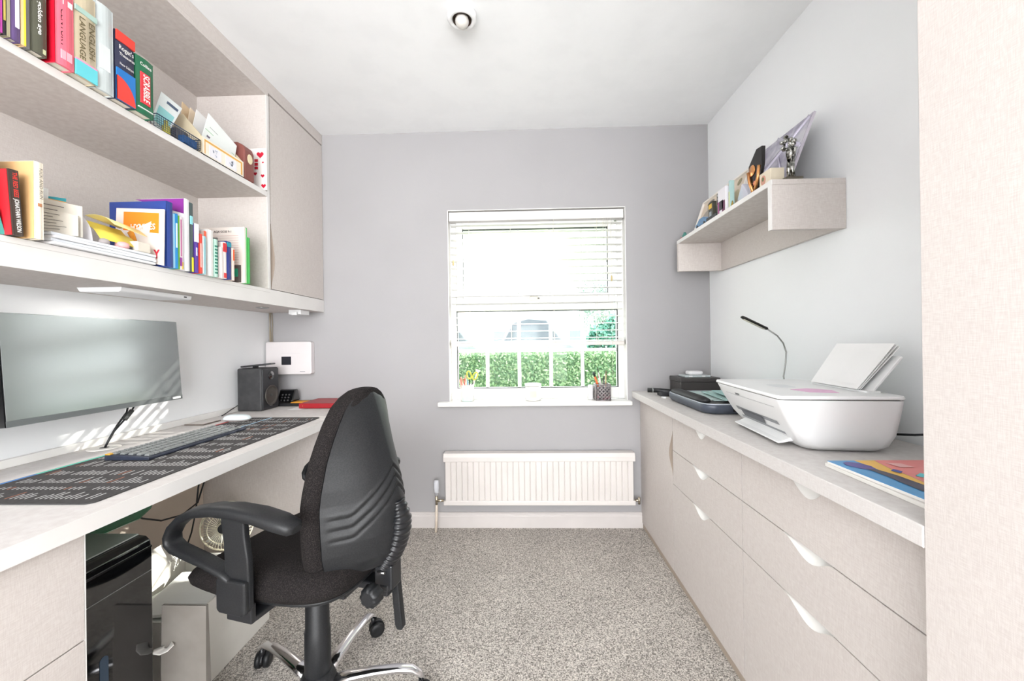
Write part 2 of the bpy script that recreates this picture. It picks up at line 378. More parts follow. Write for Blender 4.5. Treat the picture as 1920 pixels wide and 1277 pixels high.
# door with a wave pull in its near vertical edge: plane coords a=z, b = -y
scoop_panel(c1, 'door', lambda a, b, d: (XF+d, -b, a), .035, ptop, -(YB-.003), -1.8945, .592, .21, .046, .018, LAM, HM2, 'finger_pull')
for (y0, y1, c, L_, nm, lb) in ((1.298, 1.893, 1.60, .155, 'drawer_unit', 'three drawer base unit under the counter, middle of the run'),
                           (.667, 1.298, 1.01, .17, 'drawer_unit', 'three drawer base unit under the counter, nearest the tall wardrobe')):
    t = thing(nm, lb, 'drawer unit', (.9, (y0+y1)/2, 0), group='drawer units under the counter')
    carcass(t, y0, y1)
    for z0, z1 in ((.6085, ptop), (.450, .6055), (.035, .447)):
        scoop_panel(t, 'drawer', FX, y0+.0015, y1-.0015, z0, z1, c, L_, .031 if z1 < .7 else .048, .018, LAM, HM, 'finger_pull')
wt = MB().box(.647, XR-.001, .667, YB-.001, .783, .820)
tag(obj('worktop', wt, LAMTOP, bevel=.002), 'pale grey laminate counter top along the right wall', 'worktop')
wd = thing('wardrobe', 'tall floor to ceiling linen-look wardrobe on the right', 'wardrobe', (.88, .2, 0))
obj('side_panel', MB().box(.6665, XR-.001, .648, .666, 0.0005, H-.001), LAM, wd)
obj('carcass', MB().box(.668, XR-.001, -1.0, .647, 0.0005, H-.001), LAM, wd)
obj('door', MB().box(.648, .666, -.2, .666, .0005, H-.001), LAM, wd, .001)
obj('door', MB().box(.648, .666, -.998, -.203, .0005, H-.001), LAM, wd, .001)
# ------------------------------------------------------------------ wall shelf, right
sh = thing('wall_shelf', 'box shaped linen-look wall shelf mounted high on right wall', 'shelf', (1.0, 1.83, 1.505))
obj('shelf_board', MB().box(.869, XR-.001, 1.402, 2.255, 1.661, 1.680), LAM, sh, .001)
obj('edging', MB().box(.8665, .869, 1.402, 2.255, 1.6615, 1.6795), EDGE, sh)
obj('end_panel', MB().box(.8665, XR-.001, 1.402, 1.421, 1.505, 1.6608), LAM, sh, .001)
obj('end_panel', MB().box(.8665, XR-.001, 2.236, 2.255, 1.507, 1.6608), LAM, sh, .001)
obj('back_panel', MB().box(XR-.018, XR-.001, 1.4215, 2.2355, 1.507, 1.6608), LAM, sh)
obj('edging', MB().box(.864, .8665, 1.402, 1.421, 1.505, 1.679), EDGE, sh)
# ------------------------------------------------------------------ left wall units
XU = -1.23
us = thing('open_shelf_unit', 'wall-hung open bookshelf unit above the desk', 'shelf unit', (-1.4, 1.0, 1.323))
obj('back_panel', MB().box(XL+.001, XL+.012, .12, 1.878, 1.398, 2.335), LAM, us)
obj('top_board', MB().box(XL+.001, XU, .12, 1.895, 2.335, 2.354), LAM, us)
obj('fascia', MB().box(XU-.02, XU, .12, YB-.002, 2.3545, H-.001), LAM, us)
obj('base_board', MB().box(XL+.001, XU, .12, YB-.002, 1.323, 1.3965), LAM, us)
obj('base_edging', MB().box(XU, XU+.002, .12, YB-.002, 1.323, 1.3965), EDGE, us, .0005)
obj('edging_seam', MB().box(XU+.002, XU+.0023, .12, 1.89, 1.3805, 1.3815), mat('seam_grey', (190, 184, 180), .6), us)
obj('middle_shelf', MB().box(XL+.012, XU, .12, 1.8775, 1.842, 1.866), LAM, us)
obj('shelf_edging', MB().box(XU, XU+.002, .12, 1.8775, 1.842, 1.866), EDGE, us, .0005)
obj('divider', MB().box(XL+.012, XU, 1.878, 1.896, 1.398, 2.3345), LAM, us)
obj('divider_edging', MB().box(XU, XU+.002, 1.878, 1.896, 1.398, 2.3345), EDGE, us)
uc = thing('wall_cupboard', 'wall cupboard with a tall linen-look door beside the bookshelf', 'cupboard', (-1.4, 2.15, 1.397))
obj('carcass', MB().box(XL+.001, XU-.02, 1.9, YB-.002, 1.398, 2.335), LAM, uc)
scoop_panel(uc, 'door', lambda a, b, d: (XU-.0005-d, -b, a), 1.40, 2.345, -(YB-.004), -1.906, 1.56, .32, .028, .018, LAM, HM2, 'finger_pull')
# under-cabinet bits
ul = thing('under_shelf_light', 'slim white strip light fixed under the bookshelf', 'light', (-1.37, 1.4, 1.305))
obj('housing', MB().prism([(-1.45, 1.3225), (-1.30, 1.3225), (-1.303, 1.309), (-1.31, 1.306), (-1.44, 1.308)], lambda a, b, d: (a, d, b), 1.245, 1.52), mat('light_housing', (238, 238, 240), .35), ul, .002)
obj('switch', MB().box(-1.3025, -1.3008, 1.485, 1.497, 1.3135, 1.3175), DARK, ul)
_l = light('under_shelf_fill', 'AREA', (-1.375, 1.38, 1.303), (-1.375, 1.38, 0), .7, (1, .97, .93), shape='RECTANGLE', size=.12, size_y=.25); _l.parent = ul; _l.location = Vector((-1.375, 1.38, 1.303))-ul.location  # fitting taken as off; this glow is added to brighten wall and desk
sp = thing('downlight', 'small round metal downlight under the wall cupboard', 'light', (-1.36, 2.0, 1.31))
obj('rim', MB().lathe((-1.36, 2.03, 0), [(.03, 1.3225), (.03, 1.319), (.024, 1.317), (.02, 1.3195)], 24), STEEL, sp)
sw = thing('junction_box', 'small white plastic box fixed under the wall cupboard', 'junction box', (-1.29, 2.24, 1.295))
obj('body', MB().box(-1.325, -1.255, 2.20, 2.29, 1.297, 1.3225), WPLAST, sw, .002)
obj('knob', MB().box(-1.30, -1.27, 2.185, 2.20, 1.292, 1.31), WPLAST, sw, .002)
# ------------------------------------------------------------------ desk
ZD = .765
dk = thing('desk', 'long fitted desk with pale top along the left wall', 'desk', (-1.26, 1.3, 0))
obj('desktop', MB().box(XL+.001, -.947, .12, YB-.002, ZD-.038, ZD), LAMTOP, dk)
obj('desktop_edging', MB().box(-.947, -.945, .12, YB-.002, ZD-.038, ZD), EDGE, dk)
obj('upstand', MB().box(XL+.001, XL+.018, .12, YB-.002, ZD, .791), mat('white_upstand', (240, 238, 234), .4), dk, .002)
obj('end_pedestal', MB().box(XL+.001, -.975, 1.885, YB-.003, .0005, ZD-.039), LAM, dk)
obj('modesty_panel', MB().box(XL+.001, XL+.016, .847, 1.884, .0005, ZD-.039), mat('cream_back_board', (226, 212, 198), .6), dk)
pd = obj('drawer_pedestal', MB().box(XL+.001, -.993, .12, .844, .0005, ZD-.039), LAM, dk)
obj('pedestal_side', MB().box(XL+.02, -.972, .845, .8475, .0005, ZD-.039), EDGE, dk)
for z0, z1 in ((.487, ZD-.042), (.247, .484), (.05, .244)):
    obj('drawer_front', MB().box(-.9925, -.972, .25, .8445, z0, z1), LAM, pd, .001)
gr = thing('cable_grommet', 'round white cable grommet set in the desk by wall', 'cable grommet', (-1.505, 1.375, ZD))
obj('ring', MB().lathe((-1.505, 1.375, 0), [(.045, ZD+.0003), (.045, ZD+.003), (.038, ZD+.004), (.001, ZD+.004)], 30), mat('grommet_white', (226, 222, 216), .4), gr)
obj('hole', MB().cyl((-1.50, 1.372, 0), .013, ZD+.0038, ZD+.0045, 18), DARK, gr)
# ------------------------------------------------------------------ monitor
def monitor(label, y0, y1, right_edge=False):
    t = thing('monitor', label, 'monitor', (-1.48, (y0+y1)/2, .9), group=None)
    zb, zt, xb, xt = .908, 1.228, -1.425, -1.447
    n = Vector((zt-zb, 0, xb-xt)).normalized()
    def P(y, s, d): return (xb+(xt-xb)*s+n.x*d, y, zb+(zt-zb)*s+n.z*d)
    def slab(a, b, s0, s1, d0, d1):
        mb = MB(); mb.add([P(y, s, d) for d in (d0, d1) for s in (s0, s1) for y in (a, b)], [(0, 2, 3, 1), (4, 5, 7, 6), (0, 1, 5, 4), (2, 6, 7, 3), (0, 4, 6, 2), (1, 3, 7, 5)]); return mb
    obj('housing', slab(y0, y1, 0, 1, -.02, 0), GLOSSBLACK, t, .002)
    obj('chin', slab(y0+.001, y1-.001, .002, .055, 0, .002), mat('monitor_chin', (96, 100, 100), .35), t)
    obj('screen', slab(y0+.002, y1-.002, .056, .996, .0, .0012), SCREEN, t)
    obj('mount', MB().box(XL+.001, -1.455, (y0+y1)/2-.05, (y0+y1)/2+.05, 1.0, 1.12), DARK, t)
    return t, P
def screen_mat():
    m = bpy.data.materials.new('matte_screen'); m.use_nodes = True; N = m.node_tree.nodes; L = m.node_tree.links
    b = N['Principled BSDF']; b.inputs['Base Color'].default_value = (.05, .062, .062, 1); b.inputs['Roughness'].default_value = .24
    b.inputs['Specular IOR Level'].default_value = 1.0; b.inputs['Coat Weight'].default_value = 1; b.inputs['Coat Roughness'].default_value = .17; b.inputs['Coat IOR'].default_value = 2.3
    tc = N.new('ShaderNodeTexCoord'); n = N.new('ShaderNodeTexNoise'); n.inputs['Scale'].default_value = 9; n.inputs['Detail'].default_value = 4
    L.new(tc.outputs['Object'], n.inputs['Vector']); r = N.new('ShaderNodeMapRange'); r.inputs[1].default_value = .35; r.inputs[2].default_value = .75; r.inputs[3].default_value = .30; r.inputs[4].default_value = .34
    L.new(n.outputs['Fac'], r.inputs[0]); L.new(r.outputs[0], b.inputs['Roughness'])
    return m
SCREEN = screen_mat()
mo, PM = monitor('wide flat monitor, switched off, mounted above the middle of the desk', 1.048, 1.612)
lg = MB(); lg.add([PM(y, s, .0022) for s, y in ((.015, 1.565), (.015, 1.602), (.04, 1.602), (.04, 1.565))], [(0, 1, 2, 3)])
obj('maker_badge', lg, mat('badge_white', (240, 240, 240), .4), mo)
mo2, _ = monitor('second dark monitor at the left edge of the picture', .47, 1.030)
ca = thing('monitor_cable', 'pair of black monitor cables dropping into the grommet', 'cable', (-1.49, 1.39, ZD))
obj('cable', MB().tube([(-1.495, 1.462, .93), (-1.495, 1.447, .88), (-1.497, 1.415, .84), (-1.499, 1.39, .80), (-1.5, 1.374, .7695)], .0032, 8), DARK, ca)
obj('cable', MB().tube([(-1.495, 1.495, .93), (-1.495, 1.468, .885), (-1.495, 1.44, .855), (-1.498, 1.405, .82), (-1.503, 1.378, .77)], .0028, 8), DARK, ca)
obj('ferrite_bead', MB().tube([(-1.495, 1.468, .885), (-1.495, 1.44, .855)], .0075, 10), mat('grey_rubber', (80, 80, 78), .6), ca)
# ------------------------------------------------------------------ desk mat
mt = thing('desk_mat', 'large charcoal desk mat printed with columns of keyboard shortcuts', 'desk mat', (-1.2, 1.4, ZD))
obj('mat_base', MB().prism(rrect(-1.40, -1.003, .885, 1.925, .02), XY, ZD+.0004, ZD+.003), mat('charcoal_mat', (58, 56, 56), .85, noise=(90, (66, 64, 64), .4, .6, (1, 1, 1))), mt)
pr_w, pr_o = MB(), MB(); rnd = random.Random(3); zz = ZD+.0034
cols = [.912, .972, 1.018, 1.083, 1.16, 1.235, 1.31, 1.395, 1.475, 1.56, 1.64, 1.72, 1.80, 1.865]
for i, y in enumerate(cols):
    wid = (cols[i+1] if i+1 < len(cols) else 1.912)-y-.012
    for k in range(29):
        x = -1.372+k*.0125
        if rnd.random() < .10: continue
        L1 = wid*rnd.choice((.35, .5, .62, .75, .9)) if i % 2 == 0 else wid*rnd.choice((.45, .5, .55, .6))
        tgt = pr_o if rnd.random() < .05 else pr_w
        tgt.quad((x, y, zz), (x+.0032, y, zz), (x+.0032, y+L1, zz), (x, y+L1, zz))
obj('printed_lines', pr_w, plain((226, 226, 224), .8), mt)
obj('printed_highlights', pr_o, plain((190, 120, 90), .8), mt)
st = MB(); segs = [(.89, 1.09, (88, 140, 205)), (1.09, 1.47, (96, 205, 182)), (1.47, 1.56, (226, 150, 130)), (1.56, 1.86, (205, 62, 62))]
mts = []
for i, (a, b, c) in enumerate(segs):
    st.cur = i; mts.append(plain(c, .7)); st.quad((-1.397, a, zz), (-1.386, a, zz), (-1.386, b, zz), (-1.397, b, zz))
st.cur = 4; mts.append(plain((170, 205, 228), .7)); st.quad((-1.25, 1.70, zz), (-1.24, 1.70, zz), (-1.24, 1.915, zz), (-1.25, 1.915, zz))
obj('coloured_stripe', st, mts, mt)
# ------------------------------------------------------------------ keyboard
kb = thing('keyboard', 'dark navy compact keyboard with grey keys on the desk mat', 'keyboard', (-1.2575, 1.43, ZD+.0034))
zk = ZD+.0036
body = MB().prism([(-1.330, zk), (-1.185, zk), (-1.185, zk+.010), (-1.330, zk+.018)], lambda a, b, d: (a, d, b), 1.215, 1.655)
obj('case', body, mat('navy_plastic', (40, 46, 62), .4), kb, .003)
KT = mat('grey_keycap', (130, 133, 132), .32)
def keym(w):
    mb = MB(); t = .0055
    mb.add([(x*s, y*w*s2, z) for z, s, s2 in ((0, .0078, .0078), (t, .0064, .0064)) for x, y in ((-1, -1), (1, -1), (1, 1), (-1, 1))], [(0, 1, 2, 3), (4, 5, 6, 7), (0, 1, 5, 4), (1, 2, 6, 5), (2, 3, 7, 6), (3, 0, 4, 7)])
    return mb
kproto = {}
for row in range(5):
    x = -1.316+row*.0268+.006; zr = zk+.0185-(x+1.330)/.145*.008
    y = 1.225; n = 0
    while y < 1.640:
        w = 1
        if row == 4 and 2.5 < n < 4: w = 5
        elif n == 0: w = [1, 1.5, 1.8, 2.1, 1.3][row]
        n += 1
        wd_ = .0172*w
        if y+wd_ > 1.651: break
        if w not in kproto:
            k = obj('key', keym(w if w == 1 else (wd_-.0016)/.0156), KT, kb, local=True, bevel=.0008, seg=1); kproto[w] = k
        else:
            k = kproto[w].copy(); COL.objects.link(k); k.parent = kb
        k.location = (x+1.2575, y+wd_/2-1.43, zr-(ZD+.0034)); k.rotation_euler = (0, .055, 0)
        y += wd_+.0008
obj('badge', MB().box(-1.328, -1.312, 1.2160, 1.232, zk+.0172, zk+.0205), plain((222, 170, 60), .5), kb)
# ------------------------------------------------------------------ mouse
ms = thing('mouse', 'white wireless mouse on the far end of the desk mat', 'mouse', (-1.365, 1.845, ZD+.0035))
def dome(mb, cx, cy, z0, a, b, h, n=28, k0=0, k1=7):
    rings = []
    for i in range(k0, k1+1):
        q = i/8*PI/2; rings.append([(cx+a*math.cos(q)**.6*math.copysign(abs(math.cos(t))**.85, math.cos(t)), cy+b*math.cos(q)**.6*math.copysign(abs(math.sin(t))**.85, math.sin(t)), z0+h*math.sin(q)) for t in [2*PI*j/n for j in range(n)]])
    mb.loft(rings)
sh_ = MB(); dome(sh_, -1.365, 1.845, ZD+.012, .064, .034, .022); obj('shell', sh_, mat('mouse_white', (222, 232, 234), .25), ms)
bs = MB(); bs.loft([[(-1.365+a*math.cos(2*PI*j/28), 1.845+b*math.sin(2*PI*j/28), z) for j in range(28)] for a, b, z in ((.055, .027, ZD+.0036), (.062, .033, ZD+.0115))]); obj('base', bs, mat('mouse_grey', (176, 168, 166), .4), ms)
# ------------------------------------------------------------------ desk things near the corner
co = thing('coaster', 'flat grey square coaster on the desk against wall upstand', 'coaster', (-1.50, 1.80, ZD))
obj('slab', MB().box(-1.545, -1.455, 1.755, 1.86, ZD+.0005, ZD+.006), mat('dark_coaster_edge', (110, 100, 92), .5), co, .001)
obj('printed_top', MB().box(-1.541, -1.459, 1.759, 1.856, ZD+.006, ZD+.0068), plain((206, 200, 194), .4), co)
sk = thing('bookshelf_speaker', 'black wood-finish bookshelf speaker standing in desk corner', 'speaker', (-1.49, 2.2, ZD))
sx0, sx1, sy0, sy1, sz0, sz1 = -1.564, -1.428, 2.115, 2.265, ZD+.0005, .999
obj('cabinet', MB().box(sx0, sx1, sy0, sy1, sz0, sz1), mat('black_ash', (50, 50, 52), .5, noise=(30, (62, 62, 63), .4, .65, (1, 14, 1))), sk, .008, 3)
obj('baffle', MB().box(sx1-.002, sx1+.004, sy0+.006, sy1-.006, sz0+.012, sz1-.008), mat('speaker_baffle', (44, 45, 48), .45), sk, .002)
yc = (sy0+sy1)/2
wf = MB().lathe((sx1+.004, yc, .845), [(.056, .001), (.056, .006), (.05, .007), (.047, .002), (.044, .001), (.02, -.012), (.001, -.012)], 36, axis='x')
obj('woofer', wf, mat('woofer_cone', (70, 66, 62), .55), sk)
obj('dust_cap', MB().lathe((sx1-.006, yc, .845), [(.019, 0), (.017, .006), (.01, .011), (.002, .012)], 24, axis='x'), mat('dust_cap', (60, 60, 62), .35), sk)
tw = MB().lathe((sx1+.004, yc, .955), [(.024, .0005), (.024, .003), (.015, .001), (.013, .003), (.006, .008), (.001, .009)], 28, axis='x')
obj('tweeter', tw, GLOSSBLACK, sk)
obj('badge', MB().box(sx1+.004, sx1+.0052, yc-.012, yc+.012, sz0+.02, sz0+.026), STEEL, sk)
ph = thing('phone', 'thin black phone resting tilted on top of the speaker', 'phone', (-1.5, 2.18, 1.0))
T = Matrix.Translation((-1.475, 2.16, 1.0145)) @ Matrix.Rotation(-.10, 4, 'Y') @ Matrix.Rotation(.25, 4, 'Z')
obj('body', MB().box(-.075, .075, -.036, .036, -.0045, .0045, T), DARK, ph, .003)
obj('stand_foot', MB().box(-1.50, -1.48, 2.15, 2.17, .9995, 1.009), DARK, ph)
dc = thing('desk_phone', 'black wedge shaped desk phone base behind the speaker', 'telephone', (-1.43, 2.36, ZD))
cx_, cy_ = -1.43, 2.345
obj('body', MB().prism([(2.31, ZD+.024), (2.345, .857), (2.372, .857), (2.395, ZD+.024)], lambda a, b, d: (d, a, b), -1.47, -1.375), GLOSSBLACK, dc, .006, 3)
bt = MB()
for i in range(3):
    for j in range(3): bt.cyl((-1.445+.022*i, 0, 0), .0, 0, 0) if False else bt.lathe((-1.443+.02*i, 2.3145+.0075*j, ZD+.031+.0155*j), [(.0048, -.004), (.0048, .0008), (.003, .0015)], 10, axis='y')
obj('button', bt, mat('button_grey', (74, 74, 74), .4), dc)
tr = thing('notebook', 'thin black notebook under the phone base', 'notebook', (-1.40, 2.32, ZD))
obj('cover', MB().box(-1.475, -1.30, 2.278, 2.408, ZD+.0005, ZD+.018), DARK, tr, .002)
obj('page_block', MB().box(-1.473, -1.299, 2.280, 2.406, ZD+.005, ZD+.014), PAPER, tr)
sn = tag(obj('sticky_note', MB().prism(rrect(-1.373, -1.298, 2.29, 2.365, .001), XY, ZD+.0185, ZD+.0215), plain((245, 168, 52), .7)), 'orange sticky note pad on the black notebook', 'sticky note')
rf = thing('ring_binder', 'red leather binder lying at the back of the desk', 'binder', (-1.16, 2.27, ZD))
obj('cover', MB().box(-1.268, -1.02, 2.19, 2.40, ZD+.0014, ZD+.030), mat('red_leather', (158, 22, 34), .4, bump=(200, .2, .001)), rf, .005, 3)
obj('stud', MB().cyl((-1.245, 0, ZD+.016), .0025, 2.1885, 2.1905, 12, axis='y'), BRASS, rf)
tag(obj('paper_sheet', MB().box(-1.31, -1.24, 2.15, 2.26, ZD+.0004, ZD+.001), PAPER), 'loose white paper corner poking from under red binder', 'paper')
tag(obj('speaker_cable', MB().tube([(-1.555, 2.11, .80), (-1.562, 2.07, .785), (-1.555, 2.02, .772), (-1.545, 1.98, .7675)], .0022, 8), DARK), 'short black cable curling behind the speaker', 'cable')
# router
rt = thing('wall_panel', 'white wall-mounted network box with a square black window', 'network box', (-1.43, 2.39, .943))
obj('housing', MB().prism(rrect(-1.574, -1.292, .944, 1.143, .012), XZ, 2.372, 2.4135), mat('router_white', (228, 222, 222), .4), rt, .004)
obj('display', MB().box(-1.474, -1.416, 2.3695, 2.3715, 1.003, 1.053), mat('display_black', (32, 32, 40), .3), rt)
obj('inset_line', MB().box(-1.474, -1.36, 2.3713, 2.3719, 1.072, 1.0728), plain((205, 200, 200), .5), rt)
obj('logo', MB().box(-1.362, -1.330, 2.3712, 2.3718, .959, .963), plain((150, 148, 152), .5), rt)
for i, x in enumerate((-1.568, -1.562, -1.553)):
    tag(obj('wall_cable', MB().tube([(x, 2.405, 1.3225), (x+.003*(-1)**i, 2.405, 1.25), (x, 2.405, 1.2), (x+.002, 2.404, 1.144)], .0024, 7), mat('cable_taupe', (170, 156, 134), .5)),
        ('leftmost of three thin beige cables', 'middle of three thin beige cables', 'rightmost of three thin beige cables')[i]+' running from cupboard to network box', 'cable', 'cables above the network box')

# ------------------------------------------------------------------ office chair
CA = math.radians(76)
ch = thing('office_chair', 'black fabric office chair with armrests and chrome five-star base', 'chair', (-.648, 1.208, 0), CA)
def LO(name, mb, m, parent=None, **k): return obj(name, mb, m, parent or ch, local=True, **k)
# base
hub = MB().lathe((0, 0, 0), [(.03, .062), (.052, .07), (.056, .085), (.05, .105), (.042, .122), (.030, .124)], 32)
LO('base_hub', hub, PLAST)
LO('gas_column', MB().lathe((0, 0, 0), [(.036, .115), (.038, .12), (.037, .25), (.0345, .254), (.034, .33), (.0315, .334), (.031, .425)], 30), PLAST)
for wa in (8, 80, 152, 224, 296):
    a = math.radians(wa)-CA; d = Vector((math.cos(a), math.sin(a), 0)); s = Vector((-d.y, d.x, 0))
    rings = []
    for r, z, w_, h_ in ((.04, .084, .024, .016), (.10, .094, .021, .014), (.17, .101, .018, .012), (.24, .103, .016, .011), (.285, .097, .0155, .0105), (.306, .082, .015, .010), (.316, .068, .013, .008)):
        tilt = d*(h_ if r > .29 else 0)
        ring = []
        for q in range(16):
            t = 2*PI*q/16; c_, s_ = math.cos(t), math.sin(t)
            ring.append(d*r + s*(w_*math.copysign(abs(c_)**.7, c_)) + Vector((0, 0, z+h_*.9*s_ if r < .3 else z+h_*.5*s_)) + tilt*s_*.8)
        rings.append(ring)
    leg = LO('base_leg', MB().loft(rings), CHROME)
    c = d*.312; sw_ = math.radians(wa+40)-CA; e = Vector((math.cos(sw_), math.sin(sw_), 0)); e2 = Vector((-e.y, e.x, 0))
    cc = c - e2*.012 + Vector((0, 0, .0275))
    wm = MB()
    for side in (-1, 1):
        n = 22; R0 = [(cc+e*(side*(.006 if k == 0 else .024)+0) + (e2*math.cos(2*PI*j/n)+Vector((0, 0, 1))*math.sin(2*PI*j/n))*rr) for k, rr in ((0, .0265),) for j in range(n)]
        rings = []
        for off, rr in ((.005, .022), (.006, .0265), (.018, .0265), (.0225, .023), (.0235, .012)):
            rings.append([cc+e*(side*off)+(e2*math.cos(2*PI*j/n)+Vector((0, 0, 1))*math.sin(2*PI*j/n))*rr for j in range(n)])
        wm.loft(rings)
    LO('castor_wheel', wm, PLAST, leg)
    hm = MB(); n = 12; rings = []
    for off, rr in ((-.0045, .0285), (.0045, .0285)):
        rings.append([cc+e*off+(e2*math.cos(PI*j/n)+Vector((0, 0, 1))*math.sin(PI*j/n))*rr for j in range(n+1)])
    hm.loft(rings, closed=True); hm.tube([c+Vector((0, 0, .05)), c+Vector((0, 0, .072))], .009, 12)
    LO('castor_fork', hm, DARK, leg)
# seat
def sring(hx, y0, y1, z, p=3.2, n=56, dz=0):
    out = []; yc_, hy = (y0+y1)/2, (y1-y0)/2
    for k in range(n):
        t = 2*PI*k/n; c_, s_ = math.cos(t), math.sin(t)
        x = hx*math.copysign(abs(c_)**(2/p), c_); y = yc_+hy*math.copysign(abs(s_)**(2/p), s_)
        x *= 1-.10*max(0, -(y-yc_)/hy)
        out.append((x, y, z - dz*max(0, (y-yc_)/hy)**3))
    return out
P5 = 4.6
seat = MB().loft([sring(.205, -.195, .250, .470, P5), sring(.222, -.212, .268, .473, P5), sring(.232, -.222, .280, .487, P5, dz=.01), sring(.234, -.223, .284, .505, P5, dz=.024), sring(.226, -.215, .274, .528, P5, dz=.036), sring(.200, -.195, .235, .543, 3.6, dz=.034), sring(.15, -.15, .17, .548, 3, dz=.016), sring(.06, -.06, .07, .545)])
LO('seat_cushion', seat, FABRIC)
pan = MB().loft([sring(.12, -.12, .13, .432), sring(.180, -.18, .21, .440, P5), sring(.208, -.205, .25, .458, P5), sring(.215, -.210, .26, .4695, P5)])
pan.smooth = False; LO('seat_pan', pan, PLAST)
mech = MB().box(-.075, .075, -.16, .10, .408, .436).box(-.05, .05, -.10, .05, .39, .41).box(-.028, .028, -.27, -.14, .418, .440)
LO('tilt_mechanism', mech, DARK, bevel=.006)
# backrest
VP = [(.478, .05), (.487, .10), (.505, .140), (.53, .162), (.57, .173), (.62, .175), (.68, .172), (.74, .165), (.80, .152), (.86, .135), (.91, .117), (.95, .095), (.977, .068), (.993, .038), (.998, .012)]
def interp(T, z):
    if z <= T[0][0]: return T[0][1]
    for (a, b), (c, d) in zip(T, T[1:]):
        if z <= c: return b+(d-b)*(z-a)/(c-a)
    return T[-1][1]
YC = [(.478, -.150), (.60, -.150), (.70, -.142), (.82, -.150), (1.0, -.178)]     # cushion centre line
YS = [(.478, -.232), (.50, -.262), (.54, -.292), (.60, -.302), (.68, -.296), (.76, -.276), (.84, -.252), (.92, -.230), (.98, -.210), (1.0, -.198)]  # shell crest
zs = [.479+(.9975-.479)*((1-math.cos(PI*k/46))/2) for k in range(47)]
rings = []
for z in zs:
    v = interp(VP, z)+.010; yc2 = interp(YC, z); e = min(1, (v/.10))**.5; r = []
    for k in range(40):
        t = 2*PI*k/40; c_, s_ = math.cos(t), math.sin(t)
        x = v*math.copysign(abs(c_)**.62, c_); y = yc2 + .038*e*math.copysign(abs(s_)**.75, s_) + .022*(x/max(v, .01))**2*v/.19
        r.append((x, y, z))
    rings.append(r)
bk = MB().loft(rings)
LO('back_cushion', bk, FABRIC)
# rear shell, fine grid with three chevron grooves
sm = MB(); sm.smooth = True; NZ, NX = 150, 72; V = []; F = []
zl = [.488+(.985-.488)*k/NZ for k in range(NZ+1)]
for z in zl:
    v = interp(VP, z)*.955*min(1, ((z-.48)/.012)**.5)*min(1, max(0, (.990-z)/.02)**.5)+.002; ys = interp(YS, z); yb = interp(YC, z)-.030+.012
    for j in range(NX+1):
        u = -1+2*j/NX; x = v*u
        y = yb + (ys-yb)*(1-abs(u)**2.6)*(.55+.45*(1-abs(u)**1.3)) if True else 0
        for g in range(3):
            az = abs(x); zg = .612+.027*g + .92*max(0, .118-az) - (0.5*(max(0, .016-abs(az-.118)))**1.0)*0
            k_ = .0045*math.exp(-((z-zg)/.0036)**2)*min(1, max(0, (.165-az)/.03))*(1 if abs(u) < .93 else 0)
            y += k_
            y -= .0022*math.exp(-((z-zg-.011)/.005)**2)*min(1, max(0, (.165-az)/.03))
        V.append((x, y, z))
n1 = NX+1
for i in range(NZ):
    for j in range(NX): F.append((i*n1+j, i*n1+j+1, (i+1)*n1+j+1, (i+1)*n1+j))
sm.add(V, F)
# inner closing sheet
V2 = []
for z in zl:
    v = interp(VP, z)*.955*min(1, ((z-.48)/.012)**.5)*min(1, max(0, (.990-z)/.02)**.5)+.002; yb = interp(YC, z)-.016
    for j in (0, NX): V2.append((v*(-1+2*j/NX), yb, z))
sm.add(V2, [(2*i, 2*i+1, 2*i+3, 2*i+2) for i in range(NZ)])
LO('back_shell', sm, PLAST)
# bellows over the back stem
bm_ = MB(); rings = []
path = [(0, -.290, .675), (0, -.300, .63), (0, -.298, .59), (0, -.286, .55), (0, -.268, .515), (0, -.250, .488)]
def pt(t):
    k = t*(len(path)-1); i = min(int(k), len(path)-2); f = k-i
    return Vector(path[i]).lerp(Vector(path[i+1]), f)
NB = 13
for k in range(NB*6+1):
    t = k/(NB*6); p = pt(t); q = (pt(min(1, t+.02))-pt(max(0, t-.02))).normalized(); ax = Vector((1, 0, 0)); by = q.cross(ax)
    r = (.62+.38*min(1, t*4))*(1+.10*math.cos(2*PI*t*NB))
    rings.append([p+ax*(.034*r*math.cos(2*PI*j/24))+by*(.022*r*math.sin(2*PI*j/24)) for j in range(24)])
bm_.loft(rings); LO('bellows', bm_, BELLOW)
LO('back_stem', MB().box(-.026, .026, -.280, -.222, .425, .495).box(-.02, .02, -.262, -.215, .40, .44), DARK, bevel=.005)
kn = MB(); rings = []
for off, rr in ((0, .012), (.008, .014), (.010, .026), (.014, .029), (.040, .026), (.046, .018)):
    rings.append([(-.055-off, -.252+rr*(1+.07*math.cos(9*2*PI*j/54))*math.cos(2*PI*j/54), .442+rr*(1+.07*math.cos(9*2*PI*j/54))*math.sin(2*PI*j/54)) for j in range(54)])
kn.loft(rings); LO('height_knob', kn, PLAST)
LO('tilt_paddle', MB().prism([(-.272, .45), (-.249, .45), (-.262, .30), (-.268, .287), (-.284, .286), (-.288, .295)], lambda a, b, d: (d, a, b), .012, .034), PLAST, bevel=.004)
LO('lever', MB().tube([(-.03, -.235, .475), (-.034, -.262, .478)], .0035, 8), STEEL)
